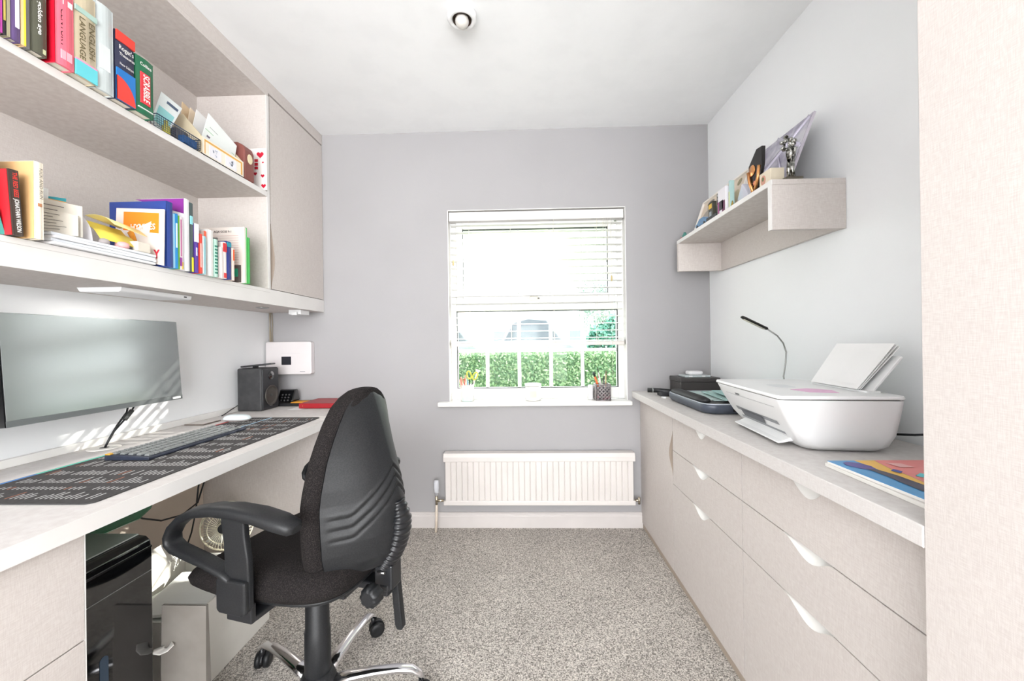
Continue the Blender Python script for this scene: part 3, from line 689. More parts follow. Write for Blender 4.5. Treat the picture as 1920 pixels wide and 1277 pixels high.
# arms
for sx in (-1, 1):
    x = .254*sx; ysh = .045 if sx > 0 else 0
    prof = [(-.226, .712, .014, .010), (-.215, .716, .026, .016), (-.17, .727, .031, .019), (-.10, .739, .031, .019), (-.02, .744, .029, .018), (.06, .740, .027, .016), (.13, .726, .025, .014), (.185, .700, .024, .012), (.22, .668, .0235, .011), (.236, .638, .023, .010), (.234, .616, .023, .010), (.212, .600, .023, .010), (.16, .588, .023, .010), (.09, .572, .022, .010), (.03, .553, .021, .010), (-.01, .532, .02, .009)]
    prof = [((y+.226)*.87-.175+ysh, .545+(z-.532)*.82, w_, h_*.95) for y, z, w_, h_ in prof]; ys_ = .035+ysh
    rings = []
    for i, (y, z, w_, h_) in enumerate(prof):
        a = prof[max(i-1, 0)]; b = prof[min(i+1, len(prof)-1)]; t = Vector((0, b[0]-a[0], b[1]-a[1])).normalized(); nn = Vector((1, 0, 0)).cross(t)
        rings.append([Vector((x, y, z))+Vector((1, 0, 0))*(w_*math.copysign(abs(math.cos(q))**.75, math.cos(q)))+nn*(h_*math.copysign(abs(math.sin(q))**.75, math.sin(q))) for q in [2*PI*k/20 for k in range(20)]])
    arm = LO('armrest', MB().loft(rings), PLAST)
    pm_ = MB().prism([(-.066, .712), (.012, .712), (.016, .69), (.008, .64), (.004, .57), (.018, .55), (.020, .485), (.010, .474), (-.065, .474), (-.072, .485), (-.072, .54), (-.070, .60), (-.060, .66), (-.058, .69)], lambda a, b, d: (d, a+ys_, b), x-.009, x+.009)
    LO('arm_post', pm_, PLAST, arm, bevel=.005, seg=3)
    fd = MB().prism([(.020, .555), (-.072, .555), (-.072, .478), (-.06, .470), (.010, .470), (.020, .478)], lambda a, b, d: (d, a+ys_, b), x+sx*.004, x+sx*.020)
    LO('arm_bracket', fd, PLAST, arm, bevel=.006, seg=3)
    fo = MB().box(min(sx*.12, x-sx*.012), max(sx*.12, x-sx*.012), -.07+ys_, .01+ys_, .442, .456)
    fo.box(min(x-sx*.014, x), max(x-sx*.014, x), -.07+ys_, .01+ys_, .442, .49)
    LO('arm_support', fo, DARK, arm, bevel=.003)
    LO('screw', MB().cyl((0, 0, 0), .006, 0, .003, 12, axis='x') if False else MB().lathe((x+sx*.0135-(.03*sx), .0, .53), [(.006, 0), (.005, .003)], 12, axis='x'), STEEL, arm)
# ------------------------------------------------------------------ under the desk
pc = thing('computer_tower', 'gloss black computer tower under the desk beside drawers', 'computer', (-1.15, .975, 0))
obj('case', MB().prism([(-1.25, .0008), (-1.052, .0008), (-1.052, .560), (-1.056, .585), (-1.068, .597), (-1.09, .600), (-1.25, .600)], lambda a, b, d: (a, d, b), .862, 1.086), GLOSSBLACK, pc, .003)
obj('top_panel', MB().box(-1.248, -1.085, .866, 1.082, .600, .604), mat('grey_green_top', (186, 194, 188), .22), pc, .002)
obj('chrome_strip', MB().box(-1.0525, -1.0505, .864, 1.084, .566, .571), CHROME, pc)
obj('seam_line', MB().box(-1.0522, -1.0510, .864, 1.084, .502, .5035), STEEL, pc)
obj('reflected_handle', MB().box(-1.0522, -1.0512, .864, .90, .470, .474), STEEL, pc)  # pale strips here are painted reflections of drawer handles in the gloss
obj('reflected_handle', MB().box(-1.0522, -1.0512, .864, .908, .415, .419), STEEL, pc)  # second painted handle reflection
obj('reflected_pill', MB().prism(rrect(.945, .965, .12, .36, .01), lambda a, b, d: (d, a, b), -1.0524, -1.0508), mat('blue_grey_reflection', (70, 90, 112), .3), pc)  # pill shape painted as a reflection on the gloss side
bg_ = thing('gift_bag', 'grey paper carrier bag with white handle standing by computer tower', 'bag', (-.98, 1.15, 0))
g = MB()
def ringbag(z, x0, x1, y0, y1): return [(x0, y0, z), (x1, y0, z), (x1, y1, z), (x0, y1, z)]
outer = [ringbag(.001, -1.046, -.914, 1.100, 1.122), ringbag(.2, -1.047, -.915, 1.103, 1.120), ringbag(.385, -1.047, -.917, 1.108, 1.116)]
inner = [ringbag(.385, -1.0455, -.9185, 1.1095, 1.1145), ringbag(.02, -1.0445, -.916, 1.1035, 1.119)]
g.loft(outer+inner, smooth=False)
obj('bag_body', g, mat('warm_grey_paper', (128, 123, 117), .6, noise=(9, (118, 112, 106), .4, .6, (1, 1, 1)), bump=(22, .3, .004)), bg_)
obj('handle', MB().tube([(-1.03, 1.104, .315), (-1.03, 1.092, .265), (-1.015, 1.082, .245), (-.992, 1.084, .250), (-.980, 1.096, .285), (-.98, 1.107, .325)], .011, 10, flat=.14, up=(0, 0, 1)) if False else MB().tube([(-1.046, 1.0975, .272), (-1.040, 1.090, .268), (-1.026, 1.088, .268), (-1.014, 1.092, .274), (-1.008, 1.100, .284)], .0135, 10, flat=.12, up=(0, 0, 1)), mat('white_ribbon', (226, 222, 216), .5), bg_)
tb = thing('storage_tub', 'white open cardboard storage box on the carpet under desk', 'box', (-1.24, 1.4, 0))
g = MB().box(-1.415, -1.062, 1.20, 1.605, .001, .006).box(-1.415, -1.411, 1.20, 1.605, .006, .27).box(-1.066, -1.062, 1.20, 1.605, .006, .27).box(-1.411, -1.066, 1.20, 1.204, .006, .27).box(-1.411, -1.066, 1.601, 1.605, .006, .27)
obj('box_walls', g, mat('white_card', (236, 233, 226), .6), tb)
obj('flap', MB().prism([(-1.415, .27), (-1.412, .27), (-1.455, .335), (-1.458, .334)], lambda a, b, d: (a, d, b), 1.21, 1.59), mat('white_card', (236, 233, 226), .6), tb)
for i, (x0, x1, y0, y1, z, a, c) in enumerate(((-1.36, -1.12, 1.26, 1.55, .19, .1, (240, 240, 238)), (-1.38, -1.17, 1.24, 1.5, .205, -.15, (228, 232, 226)), (-1.34, -1.14, 1.30, 1.56, .22, .22, (245, 245, 243)))):
    cxm, cym = (x0+x1)/2, (y0+y1)/2
    T = Matrix.Translation((cxm, cym, z)) @ Matrix.Rotation(a, 4, 'Z') @ Matrix.Rotation(.05*(i-1), 4, 'Y')
    o = obj('document_folder', MB().box(-(x1-x0)/2, (x1-x0)/2, -(y1-y0)/2, (y1-y0)/2, -.005, .005, T), plain(c, .6))
    tag(o, ('bottom white document folder in the storage box', 'middle greyish document folder in the storage box', 'topmost white document folder in the storage box')[i], 'folder', 'folders in the storage box')
bk_ = thing('folder_spines', 'black and white ring folder standing in the storage box', 'folder', (-1.1, 1.45, .01)) if False else None
# support stack under the folders
tag(obj('paper_pile', MB().box(-1.34, -1.14, 1.28, 1.52, .0065, .18), PAPER), 'deep pile of paper filling the white storage box', 'paper')
gn = thing('green_tray', 'dark green plastic tray hung beneath the desk top', 'tray', (-1.38, 1.1, .56))
obj('tray_body', MB().prism([(.87, .585), (1.16, .565), (1.26, .562), (1.30, .58), (1.325, .62), (1.33, .726), (.87, .726)], lambda a, b, d: (d, a, b), -1.50, -1.256), mat('green_plastic', (28, 104, 66), .35), gn, .012, 3)
obj('tray_rim', MB().box(-1.256, -1.246, .87, 1.325, .66, .67), mat('green_plastic_light', (44, 134, 84), .3), gn, .002)
fn = thing('desk_fan', 'small fan with a round wire guard under the desk', 'fan', (-1.285, 1.66, .24))
g = MB(); fc = Vector((-1.285, 1.665, .352)); fr_ = .098
axd = Vector((.35, -1, .15)).normalized(); ax1 = axd.orthogonal().normalized(); ax2 = axd.cross(ax1)
def fp(r, a, d): return fc+(ax1*math.cos(a)+ax2*math.sin(a))*r+axd*d
for k in range(44):
    a = 2*PI*k/44; g.tube([fp(.022, a, .034), fp(.06, a, .030), fp(.088, a, .014), fp(.098, a, -.008)], .0011, 5)
for r, d in ((.022, .034), (.06, .030), (.088, .014), (.098, -.008)):
    g.tube([fp(r, 2*PI*k/40, d) for k in range(41)], .0016 if r < .09 else .003, 6)
obj('wire_guard', g, mat('cream_wire', (226, 220, 198), .3, .3), fn)
g = MB().loft([[fp(.021, 2*PI*k/24, .034) for k in range(24)], [fp(.018, 2*PI*k/24, .039) for k in range(24)]]); obj('hub_badge', g, DARK, fn)
g = MB()
for b_ in range(3):
    a0 = 2*PI*b_/3; g.loft([[fp(.015, a0-.4, .012), fp(.015, a0+.4, -.004), fp(.015, a0+.4, -.006), fp(.015, a0-.4, .010)], [fp(.082, a0-.15, .016), fp(.082, a0+.6, -.006), fp(.082, a0+.6, -.008), fp(.082, a0-.15, .014)]], smooth=False)
obj('blade', g, mat('grey_blade', (150, 150, 148), .4), fn)
obj('motor', MB().loft([[fp(r, 2*PI*k/20, d) for k in range(20)] for r, d in ((.02, -.01), (.04, -.014), (.04, -.05), (.025, -.07))]), DARK, fn)
obj('stand', MB().tube([fc-axd*.035, fc-axd*.035-Vector((0, 0, .12)), (fc.x, 1.70, .02)], .010, 10).lathe((fc.x, 1.70, 0), [(.08, .001), (.08, .010), (.03, .022), (.01, .024)], 28), WPLAST, fn)
cb = [([(-1.48, 1.835, .60), (-1.49, 1.80, .50), (-1.50, 1.772, .41), (-1.51, 1.70, .385), (-1.51, 1.60, .405), (-1.51, 1.52, .45), (-1.50, 1.42, .52)], .0035, 'long black cable sagging across the back board under the desk'),
      ([(-1.515, 1.835, .60), (-1.52, 1.80, .47), (-1.525, 1.79, .36), (-1.52, 1.76, .28), (-1.50, 1.70, .22)], .0032, 'black cable hanging straight down beside the desk end panel'),
      ([(-1.47, 1.20, .56), (-1.45, 1.23, .52), (-1.43, 1.27, .49), (-1.44, 1.30, .44)], .0035, 'short black cable loop hanging from the green tray'),
      ([(-1.47, 1.31, .60), (-1.45, 1.335, .54), (-1.46, 1.33, .46), (-1.48, 1.36, .36)], .0035, 'black cable dropping from the far end of green tray')]
for p, r, l in cb: tag(obj('loose_cable', MB().tube(p, r, 8), DARK), l, 'cable', 'cables under the desk')
# ------------------------------------------------------------------ books
def book(label, y0, y1, z0, z1, xs, depth, col, group, pages=(238, 232, 218), lean=0, side=None, rough=.4, cat='book'):
    t = thing('book', label, cat, (xs-depth/2, (y0+y1)/2, z0), group=group)
    if lean:
        t.rotation_euler = (lean, 0, 0); WM[t.name] = Matrix.Translation(t.location) @ t.rotation_euler.to_matrix().to_4x4()
    D, hy, h, tk = depth/2, (y1-y0)/2, z1-z0, min(.0025, (y1-y0)*.18)
    c = MB(); c.box(-D, D, -hy, -hy+tk, 0, h).box(-D, D, hy-tk, hy, 0, h)
    rd_ = min(hy*.25, .005); n = 6
    poly = [(D-.002, -hy)]+[(D-.001+rd_*math.sin(PI*k/n), -hy+2*hy*k/n) for k in range(n+1)]+[(D-.002, hy), (D-.004, hy-tk), (D-.004, -hy+tk)]
    c.prism(poly, XY, 0, h)
    m = plain(col, rough)
    obj('cover', c, m, t, local=True)
    obj('pages', MB().box(-D+.003, D-.0045, -hy+tk, hy-tk, .003, h-.003), plain(pages, .8), t, local=True)
    return t
def spine_text(t, s, xs, y0, y1, z_top, length, m, frac=.55, off=0):
    """text reading down the spine; placed in the book's own axes"""
    hh = (y1-y0)*frac; D = (WM[t.name].translation.x); dloc = xs-D+min((y1-y0)*.125, .005)+.0004
    yl = -hh/2+off
    text(s, t, (dloc, yl, z_top-WM[t.name].translation.z), (0, 0, -1), (0, 1, 0), hh, m, width=length, local=True, bold=.018)
def patch(t, xs, y0, y1, z0, z1, col, name='printed_panel', lift=.0008, mb=None):
    b = min((y1-y0)*.125, .005)
    m_ = MB().box(xs+b-.004+lift, xs+b+lift, y0, y1, z0, z1)
    return obj(name, m_, plain(col, .5), t, local=False)
Wt, Bk = plain((244, 242, 238), .5), plain((40, 38, 38), .5)
UZ = 1.8668
XS = -1.232
G1 = 'books on the upper shelf'
b = book('magenta paperback at the left end of upper shelf', .872, .8925, UZ, 2.09, -1.2110, .15, (196, 74, 170), G1); spine_text(b, 'JOURNEY', -1.2110, .876, .889, 2.0, .1, Wt) if False else None
b = book('thin black book with gold spine lines on upper shelf', .8935, .8995, UZ, 2.08, -1.2110, .15, (44, 40, 46), G1); patch(b, -1.2110, .895, .898, 1.90, 2.0, (196, 176, 90))
b = book('thin olive-beige book on upper shelf beside violet paperback', .9005, .9065, UZ, 2.07, -1.2110, .15, (176, 168, 140), G1)
b = book('violet and white paperback on upper shelf', .9075, .926, UZ, 2.085, -1.2120, .15, (96, 74, 122), G1); patch(b, -1.2120, .916, .924, 1.90, 2.05, (232, 226, 236))
b = book('cream book with yellow edge on upper shelf', .927, .9365, UZ, 2.08, -1.2110, .15, (240, 200, 150), G1); patch(b, -1.2110, .933, .9362, 1.868, 2.078, (244, 216, 60))
b = book('slim grey book on upper shelf', .9375, .9455, UZ, 2.07, -1.2130, .15, (134, 132, 134), G1)
b = book('thick dark olive book with white spine script on upper shelf', .9465, .9775, UZ, 2.10, -1.2090, .16, (84, 84, 70), G1); spine_text(b, 'the golden age', -1.2090, .952, .974, 2.03, .115, Wt, .45); patch(b, -1.2090, .962, .974, 1.872, 1.884, (196, 200, 160))
b = book('thick pink dictionary with a red side, CENTURY down its spine', .990, 1.031, UZ, 2.115, -1.2000, .17, (240, 110, 128), G1); obj('side_cover', MB().box(-1.382+.0, -1.2020, .9892, .9899, UZ, 2.114), plain((206, 22, 48), .4), b)
spine_text(b, 'CENTURY', -1.2000, .996, 1.015, 2.015,   .10, plain((70, 10, 24), .5), .52, off=-.006); spine_text(b, 'HARRAP', -1.2000, 1.0, 1.01, 2.0, .04, plain((90, 20, 34), .5), .2, off=.014) if False else None
patch(b, -1.2000, .999, 1.024, 1.885, 1.908, (250, 178, 190)); patch(b, -1.2000, 1.004, 1.026, 2.03, 2.045, (248, 240, 240))
b = book('thick beige English language dictionary with turquoise spine foot', 1.033, 1.088, UZ, 2.105, -1.2020, .17, (204, 190, 162), G1)
patch(b, -1.2020, 1.0335, 1.0875, UZ+.0005, 1.908, (104, 206, 216)); patch(b, -1.2020, 1.0335, 1.0875, 1.908, 1.912, (240, 150, 190)); patch(b, -1.2020, 1.0335, 1.0875, 2.042, 2.056, (176, 206, 196))
gold = plain((104, 92, 62), .5)
spine_text(b, 'ENGLISH', -1.2010, 1.036, 1.086, 2.03, .10, gold, .30, off=.0125); spine_text(b, 'LANGUAGE', -1.2010, 1.036, 1.086, 2.03, .115, gold, .30, off=-.011)
b = book('pale grey-blue ring file between beige dictionary and thesaurus', 1.091, 1.140, UZ, 2.118, -1.2060, .2, (206, 214, 214), G1, cat='ring file'); patch(b, -1.2060, 1.10, 1.128, 1.93, 2.0, (226, 230, 230)); patch(b, -1.2060, 1.108, 1.124, 2.04, 2.06, (170, 200, 226))
b = book('navy, blue and red paperback thesaurus with white title', 1.143, 1.200, UZ, 2.075, -1.2040, .14, (52, 54, 78), G1)
patch(b, -1.2040, 1.1435, 1.1995, 2.045, 2.0748, (228, 66, 54)); patch(b, -1.2040, 1.1435, 1.1995, UZ+.0005, 1.962, (32, 120, 196))
g = MB(); n = 12; bo = .005
arc = [(1.1435, 1.8675)]+[(1.1435+.0555*math.sin(PI/2*k/n), 1.8675+.071*math.cos(PI/2*k/n)) for k in range(n+1)]
g.prism(arc, lambda a, b_, d: (d, a, b_), -1.2010, -1.1978); obj('printed_panel', g, plain((226, 66, 56), .5), b)
text("Roget's", b, (-1.1974, 1.149, 2.020), (0, 1, 0), (0, 0, 1), .014, Wt, width=.044, bold=.01); text('Thesaurus', b, (-1.1974, 1.149, 2.003), (0, 1, 0), (0, 0, 1), .009, Wt, width=.047, bold=.01); text('New Edition', b, (-1.1974, 1.151, 1.974), (0, 1, 0), (0, 0, 1), .008, Wt, width=.042)
b = book('dark green word game dictionary with a red title panel', 1.203, 1.262, UZ, 2.045, -1.2020, .13, (32, 108, 74), G1)
patch(b, -1.2020, 1.216, 1.247, 1.90, 1.998, (232, 66, 76), lift=.0015); patch(b, -1.2020, 1.208, 1.257, 1.882, 1.885, (236, 240, 236))
text('SCRABBLE', b, (-1.1946, 1.222, 1.992), (0, 0, -1), (0, 1, 0), .021, Wt, width=.086, bold=.02); text('Collins', b, (-1.1966, 1.213, 2.018), (0, 1, 0), (0, 0, 1), .010, Wt, width=.038, bold=.02)
# basket and its contents
bs_ = thing('wire_basket', 'navy wire mesh basket on the upper shelf', 'basket', (-1.29, 1.385, UZ))
g = MB(); bx0, bx1, by0, by1, bz0, bz1 = -1.37, -1.218, 1.292, 1.470, UZ+.001, 1.908
for k in range(23):
    y = by0+(by1-by0)*k/22
    for x in (bx0, bx1): g.tube([(x, y, bz0), (x, y, bz1)], .0007, 4)
for k in range(15):
    x = bx0+(bx1-bx0)*k/14
    for y in (by0, by1): g.tube([(x, y, bz0), (x, y, bz1)], .0007, 4)
    g.tube([(x, by0, bz0), (x, by1, bz0)], .0007, 4)
for k in range(6):
    z = bz0+(bz1-bz0)*k/5; r = .0007 if k < 5 else .0022
    g.tube([(bx0, by0, z), (bx1, by0, z), (bx1, by1, z), (bx0, by1, z), (bx0, by0, z)], r, 4)
obj('mesh', g, mat('navy_wire', (36, 62, 92), .4), bs_)
bp = thing('blister_pack', 'white and turquoise blister pack leaning out of the wire basket', 'blister pack', (-1.27, 1.37, UZ))
g = MB(); q4 = [(-1.262, 1.315, 1.895), (-1.252, 1.365, 1.872), (-1.265, 1.445, 2.015), (-1.275, 1.37, 2.032)]
def sheet(p, th=.0015):
    n_ = (Vector(p[1])-Vector(p[0])).cross(Vector(p[2])-Vector(p[0])).normalized()*th; mb = MB(); k = len(p)
    mb.add([Vector(a) for a in p]+[Vector(a)-n_ for a in p], [tuple(range(k)), tuple(range(2*k-1, k-1, -1))]+[(i, i+k, (i+1) % k+k, (i+1) % k) for i in range(k)]); return mb
obj('card', sheet(q4), plain((232, 238, 238), .4), bp)
def mixq(p, u, v, off=0):
    a = Vector(p[0]).lerp(Vector(p[1]), u); b_ = Vector(p[3]).lerp(Vector(p[2]), u); n_ = (Vector(p[1])-Vector(p[0])).cross(Vector(p[3])-Vector(p[0])).normalized(); return a.lerp(b_, v)+n_*off
def qpatch(p, u0, u1, v0, v1, off=.0006): return MB().quad(mixq(p, u0, v0, off), mixq(p, u1, v0, off), mixq(p, u1, v1, off), mixq(p, u0, v1, off))
obj('turquoise_print', qpatch(q4, .1, .9, .1, .6), plain((150, 212, 214), .4), bp); obj('logo', qpatch(q4, .35, .9, .8, .88), plain((80, 96, 120), .4), bp)
tag(obj('glasses_case', MB().box(-1.335, -1.245, 1.40, 1.455, UZ+.003, 1.925), mat('brown_case', (80, 66, 58), .4), bevel=.01, seg=3), 'dark brown case in the wire basket', 'case')
tag(obj('ink_bottle', MB().lathe((-1.24, 1.35, 0), [(.012, UZ+.003), (.012, 1.895), (.006, 1.9), (.006, 1.915)], 16), plain((196, 186, 70), .4)), 'small yellow bottle in the wire basket', 'bottle')
tag(obj('card_packet', MB().box(-1.246, -1.224, 1.405, 1.462, UZ+.003, 1.895), plain((44, 94, 156), .4)), 'blue packet at the right end of wire basket', 'packet')
# letter holder
lh = thing('letter_holder', 'cream letter holder with gold line and two flower panels on upper shelf', 'letter holder', (-1.27, 1.6, UZ))
g = MB().box(-1.232, -1.225, 1.487, 1.712, UZ+.0005, 1.934).box(-1.345, -1.225, 1.487, 1.712, UZ+.0005, UZ+.004)
g.prism([(-1.345, UZ+.004), (-1.232, UZ+.004), (-1.232, 1.94), (-1.300, 2.02), (-1.345, 2.02)], lambda a, b_, d: (a, d, b_), 1.487, 1.492)
g.prism([(-1.345, UZ+.004), (-1.232, UZ+.004), (-1.232, 1.94), (-1.300, 2.02), (-1.345, 2.02)], lambda a, b_, d: (a, d, b_), 1.707, 1.712)
g.box(-1.348, -1.345, 1.487, 1.712, UZ+.0005, 2.02)
obj('holder_body', g, mat('cream_card', (222, 208, 178), .6), lh)
obj('front_face', MB().box(-1.2248, -1.2238, 1.488, 1.711, UZ+.001, 1.9335), plain((246, 238, 222), .5), lh)
g = MB(); xf = -1.2232
g.box(xf-.0006, xf, 1.497, 1.702, 1.920, 1.927).box(xf-.0006, xf, 1.497, 1.501, 1.872, 1.92).box(xf-.0006, xf, 1.694, 1.702, 1.872, 1.92)
obj('gold_border', g, plain((232, 176, 84), .4), lh)
for y in (1.52, 1.605):
    p_ = obj('flower_panel', MB().box(xf-.0006, xf, y, y+.062, 1.872, 1.915), plain((240, 238, 244), .5), lh)
    f = MB(); r2_ = random.Random(int(y*1000))
    for k in range(9): cx0, cz0, rr = y+.031+r2_.uniform(-.012, .012), 1.893+r2_.uniform(-.012, .014), r2_.uniform(.002, .005); f.quad(*[(xf+.0004, cx0+rr*math.cos(2*PI*j/8), cz0+rr*1.2*math.sin(2*PI*j/8)) for j in range(8)])
    obj('flower_print', f, plain((196, 200, 216), .5), p_)
def sheet_thing(name, label, cat, p, col, group=None, th=.0012, rough=.7):
    o = tag(obj(name, sheet(p, th), plain(col, rough)), label, cat, group); return o
GE = 'letters in the cream holder'
sheet_thing('envelope', 'rearmost tan envelope in the cream letter holder', 'envelope', [(-1.325, 1.5, 1.885), (-1.325, 1.62, 1.885), (-1.325, 1.60, 2.06), (-1.325, 1.515, 2.085)], (222, 196, 160), GE, .003)
sheet_thing('envelope', 'second tan envelope with open flap in the letter holder', 'envelope', [(-1.312, 1.5, 1.885), (-1.312, 1.64, 1.885), (-1.305, 1.60, 2.045), (-1.305, 1.53, 2.07)], (232, 212, 186), GE, .003)
sheet_thing('envelope', 'white envelope with purple stamp in the letter holder', 'envelope', [(-1.295, 1.5, 1.885), (-1.295, 1.66, 1.885), (-1.285, 1.64, 2.04), (-1.285, 1.535, 2.065)], (244, 242, 240), GE, .002)
lt = thing('letter', 'white letter with a green line leaning in letter holder', 'letter', (-1.25, 1.6, 1.9), group=GE)
q = [(-1.262, 1.512, 1.89), (-1.262, 1.695, 1.886), (-1.245, 1.700, 2.00), (-1.245, 1.545, 2.055)]
obj('sheet', sheet(q), plain((240, 244, 242), .7), lt); obj('green_line', qpatch(q, .02, .98, .60, .615), plain((150, 200, 150), .6), lt); obj('printed_text', qpatch(q, .12, .62, .72, .735), plain((170, 176, 172), .6), lt); obj('stamp_mark', qpatch(q, .1, .2, .45, .5), plain((120, 112, 130), .6), lt)
sheet_thing('page_tab', 'pink page marker sticking up behind the white letter', 'sticky tab', [(-1.27, 1.690, 1.90), (-1.27, 1.706, 1.90), (-1.27, 1.706, 2.02), (-1.27, 1.690, 2.02)], (244, 120, 186))
b = thing('album', 'brown leather album with cream round emblem on the upper shelf', 'album', (-1.28, 1.755, UZ))
g = MB().prism([(-1.34, UZ+.0005), (-1.226, UZ+.0005), (-1.226, 1.995), (-1.235, 2.018), (-1.262, 2.032), (-1.34, 2.034)], lambda a, b_, d: (a, d, b_), 1.722, 1.785)
obj('binding', g, mat('brown_leather', (134, 78, 70), .45, bump=(120, .2, .001)), b, .006, 3)
obj('emblem', MB().prism([(1.755+.016*math.cos(2*PI*k/20), 1.965+.022*math.sin(2*PI*k/20)) for k in range(20)], lambda a, b_, d: (d, a, b_), -1.2262, -1.2245), plain((240, 226, 190), .5), b)
hc = thing('greetings_card', 'white greetings card with red hearts beside the cupboard divider', 'card', (-1.27, 1.86, UZ))
obj('card_sheet', MB().box(-1.33, -1.216, 1.858, 1.862, UZ, 2.066), plain((244, 240, 236), .6), hc)
def heart(cx0, cz0, s, y): 
    pts = []
    for k in range(28):
        t = 2*PI*k/28; pts.append((cx0+s*.0625*16*math.sin(t)**3, cz0+s*.0625*(13*math.cos(t)-5*math.cos(2*t)-2*math.cos(3*t)-math.cos(4*t))))
    return MB().prism(pts, lambda a, b_, d: (a, d, b_), y-.0006, y)
for x, z, s in ((-1.247, 2.035, .017), (-1.234, 1.998, .005), (-1.236, 1.934, .009), (-1.232, 1.886, .0115), (-1.272, 1.945, .009)):
    obj('heart', heart(x, z, s, 1.8575), plain((206, 28, 58), .3), hc)
for z in (2.008, 1.990, 1.972): obj('red_square', MB().box(-1.275, -1.258, 1.8569, 1.8575, z-.0065, z+.0065), plain((196, 20, 44), .4), hc)
# ------------------------------------------------------------------ lower shelf
LZ = 1.3972
G2 = 'books on the lower shelf'
b = book('pale grey-green file at the left end of lower shelf', .852, .887, LZ, 1.60, -1.232, .2, (176, 188, 180), G2, cat='ring file')
b = thing('booklet', 'teal triangular leaflet leaning behind the red book', 'leaflet', (-1.22, .9, LZ))
obj('sheet', sheet([(-1.232, .8885, LZ+.0005), (-1.226, .905, LZ+.0005), (-1.226, .893, 1.45), (-1.232, .8885, 1.475)]), plain((70, 150, 140), .5), b)
b = book('red book with a dark brown spine and red and white capitals', .905, .9235, LZ, 1.552, -1.205, .13, (66, 54, 48), G2, lean=.06); obj('side_cover', MB().box(-.064, .061, -.0104, -.0094, .001, .1535), plain((206, 34, 44), .4), b, local=True)
text('THE RED BALLOON', b, (.0684, -.005, .150), (0, 0, -1), (0, 1, 0), .0088, plain((228, 60, 50), .5), width=.07, local=True, bold=.02) if False else text('THE RED BEES', b, (.0684, -.005, .148), (0, 0, -1), (0, 1, 0), .0088, plain((228, 60, 50), .5), width=.058, local=True, bold=.02)
text('JONATHAN WILSON', b, (.0684, -.005, .086), (0, 0, -1), (0, 1, 0), .0088, Wt, width=.078, local=True, bold=.02)
b = book('tan hardback KICK AND RUN with cream spine', .938, .9565, LZ, 1.588, -1.196, .15, (243, 232, 214), G2); obj('side_cover', MB().box(-1.346, -1.197, .9372, .9379, LZ, 1.587), plain((216, 172, 120), .45), b)
text('KICK AND RUN', b, (-1.1918, .9455, 1.572), (0, 0, -1), (0, 1, 0), .0075, plain((120, 110, 96), .5), width=.075); patch(b, -1.196, .944, .952, 1.478, 1.486, (190, 130, 90))
# paperwork
GP = 'paper pads stacked on the lower shelf'
for i in range(4):
    T = Matrix.Translation((-1.315, 1.135, LZ+.0045+.008*i)) @ Matrix.Rotation((.02, -.015, .03, -.01)[i], 4, 'Z')
    t = thing('paper_pad', ('lowest of four white paper pads under the loose papers', 'second lowest white paper pad under the loose papers', 'second highest white paper pad under the loose papers', 'topmost white paper pad under the loose papers')[i], 'paper pad', (-1.315, 1.135, LZ+.008*i), group=GP)
    obj('sheets', MB().box(-.10, .10, -.145, .145, -.0036, .0036, T), plain((244, 244, 246) if i % 2 == 0 else (232, 236, 242), .6), t, .001)
sheet_thing('leaflet', 'tall white leaflet with turquoise band behind the papers', 'leaflet', [(-1.42, 1.02, 1.435), (-1.30, 1.05, 1.435), (-1.30, 1.05, 1.565), (-1.42, 1.02, 1.60)], (238, 240, 238), 'leaflets on the lower shelf')
sheet_thing('leaflet', 'turquoise leaflet top edge behind the printed letters', 'leaflet', [(-1.36, 1.062, 1.435), (-1.285, 1.08, 1.435), (-1.285, 1.08, 1.548), (-1.36, 1.062, 1.556)], (80, 196, 214), 'leaflets on the lower shelf')
sheet_thing('leaflet', 'orange edged leaflet behind the printed letters', 'leaflet', [(-1.36, 1.048, 1.435), (-1.265, 1.064, 1.435), (-1.265, 1.064, 1.532), (-1.36, 1.048, 1.552)], (246, 190, 120), 'leaflets on the lower shelf')
for i, (dx, dz, lbl) in enumerate(((0, 0, 'front printed letter standing beside the tan hardback'), (.004, -.03, 'second printed letter slumped on the paper pads'))):
    q = [(-1.34+dx, 1.02+.014*(1-i), 1.434), (-1.225+dx, 1.055+.014*(1-i), 1.434), (-1.225+dx, 1.055+.014*(1-i), 1.520+dz), (-1.34+dx, 1.02+.014*(1-i), 1.545+dz)]
    t = thing('letter', lbl, 'letter', q[0], group='printed letters on the lower shelf')
    obj('sheet', sheet(q), plain((232, 226, 214), .7), t)
    for k in range(7): obj('text_line', qpatch(q, .08, .55+.3*((k*37) % 5)/5, .12+.12*k, .14+.12*k), plain((120, 112, 108), .7), t)
def curved(name, label, cat, pts, wv, col, group=None, th=.0012):
    mb = MB(); mb.smooth = True; wv = Vector(wv); rings = []
    P_ = [Vector(p) for p in pts]
    # smooth by subdividing (Catmull-Rom)
    out = []
    for i in range(len(P_)-1):
        p0, p1, p2, p3 = P_[max(i-1, 0)], P_[i], P_[i+1], P_[min(i+2, len(P_)-1)]
        for k in range(6):
            t = k/6; out.append(.5*((2*p1)+(p2-p0)*t+(2*p0-5*p1+4*p2-p3)*t*t+(3*p1-p0-3*p2+p3)*t**3))
    out.append(P_[-1])
    for i, p in enumerate(out):
        tg = (out[min(i+1, len(out)-1)]-out[max(i-1, 0)]).normalized(); n_ = tg.cross(wv).normalized()*th
        rings.append([p, p+wv, p+wv+n_, p+n_])
    mb.loft(rings, smooth=True)
    return tag(obj(name, mb, plain(col, .6)), label, cat, group)
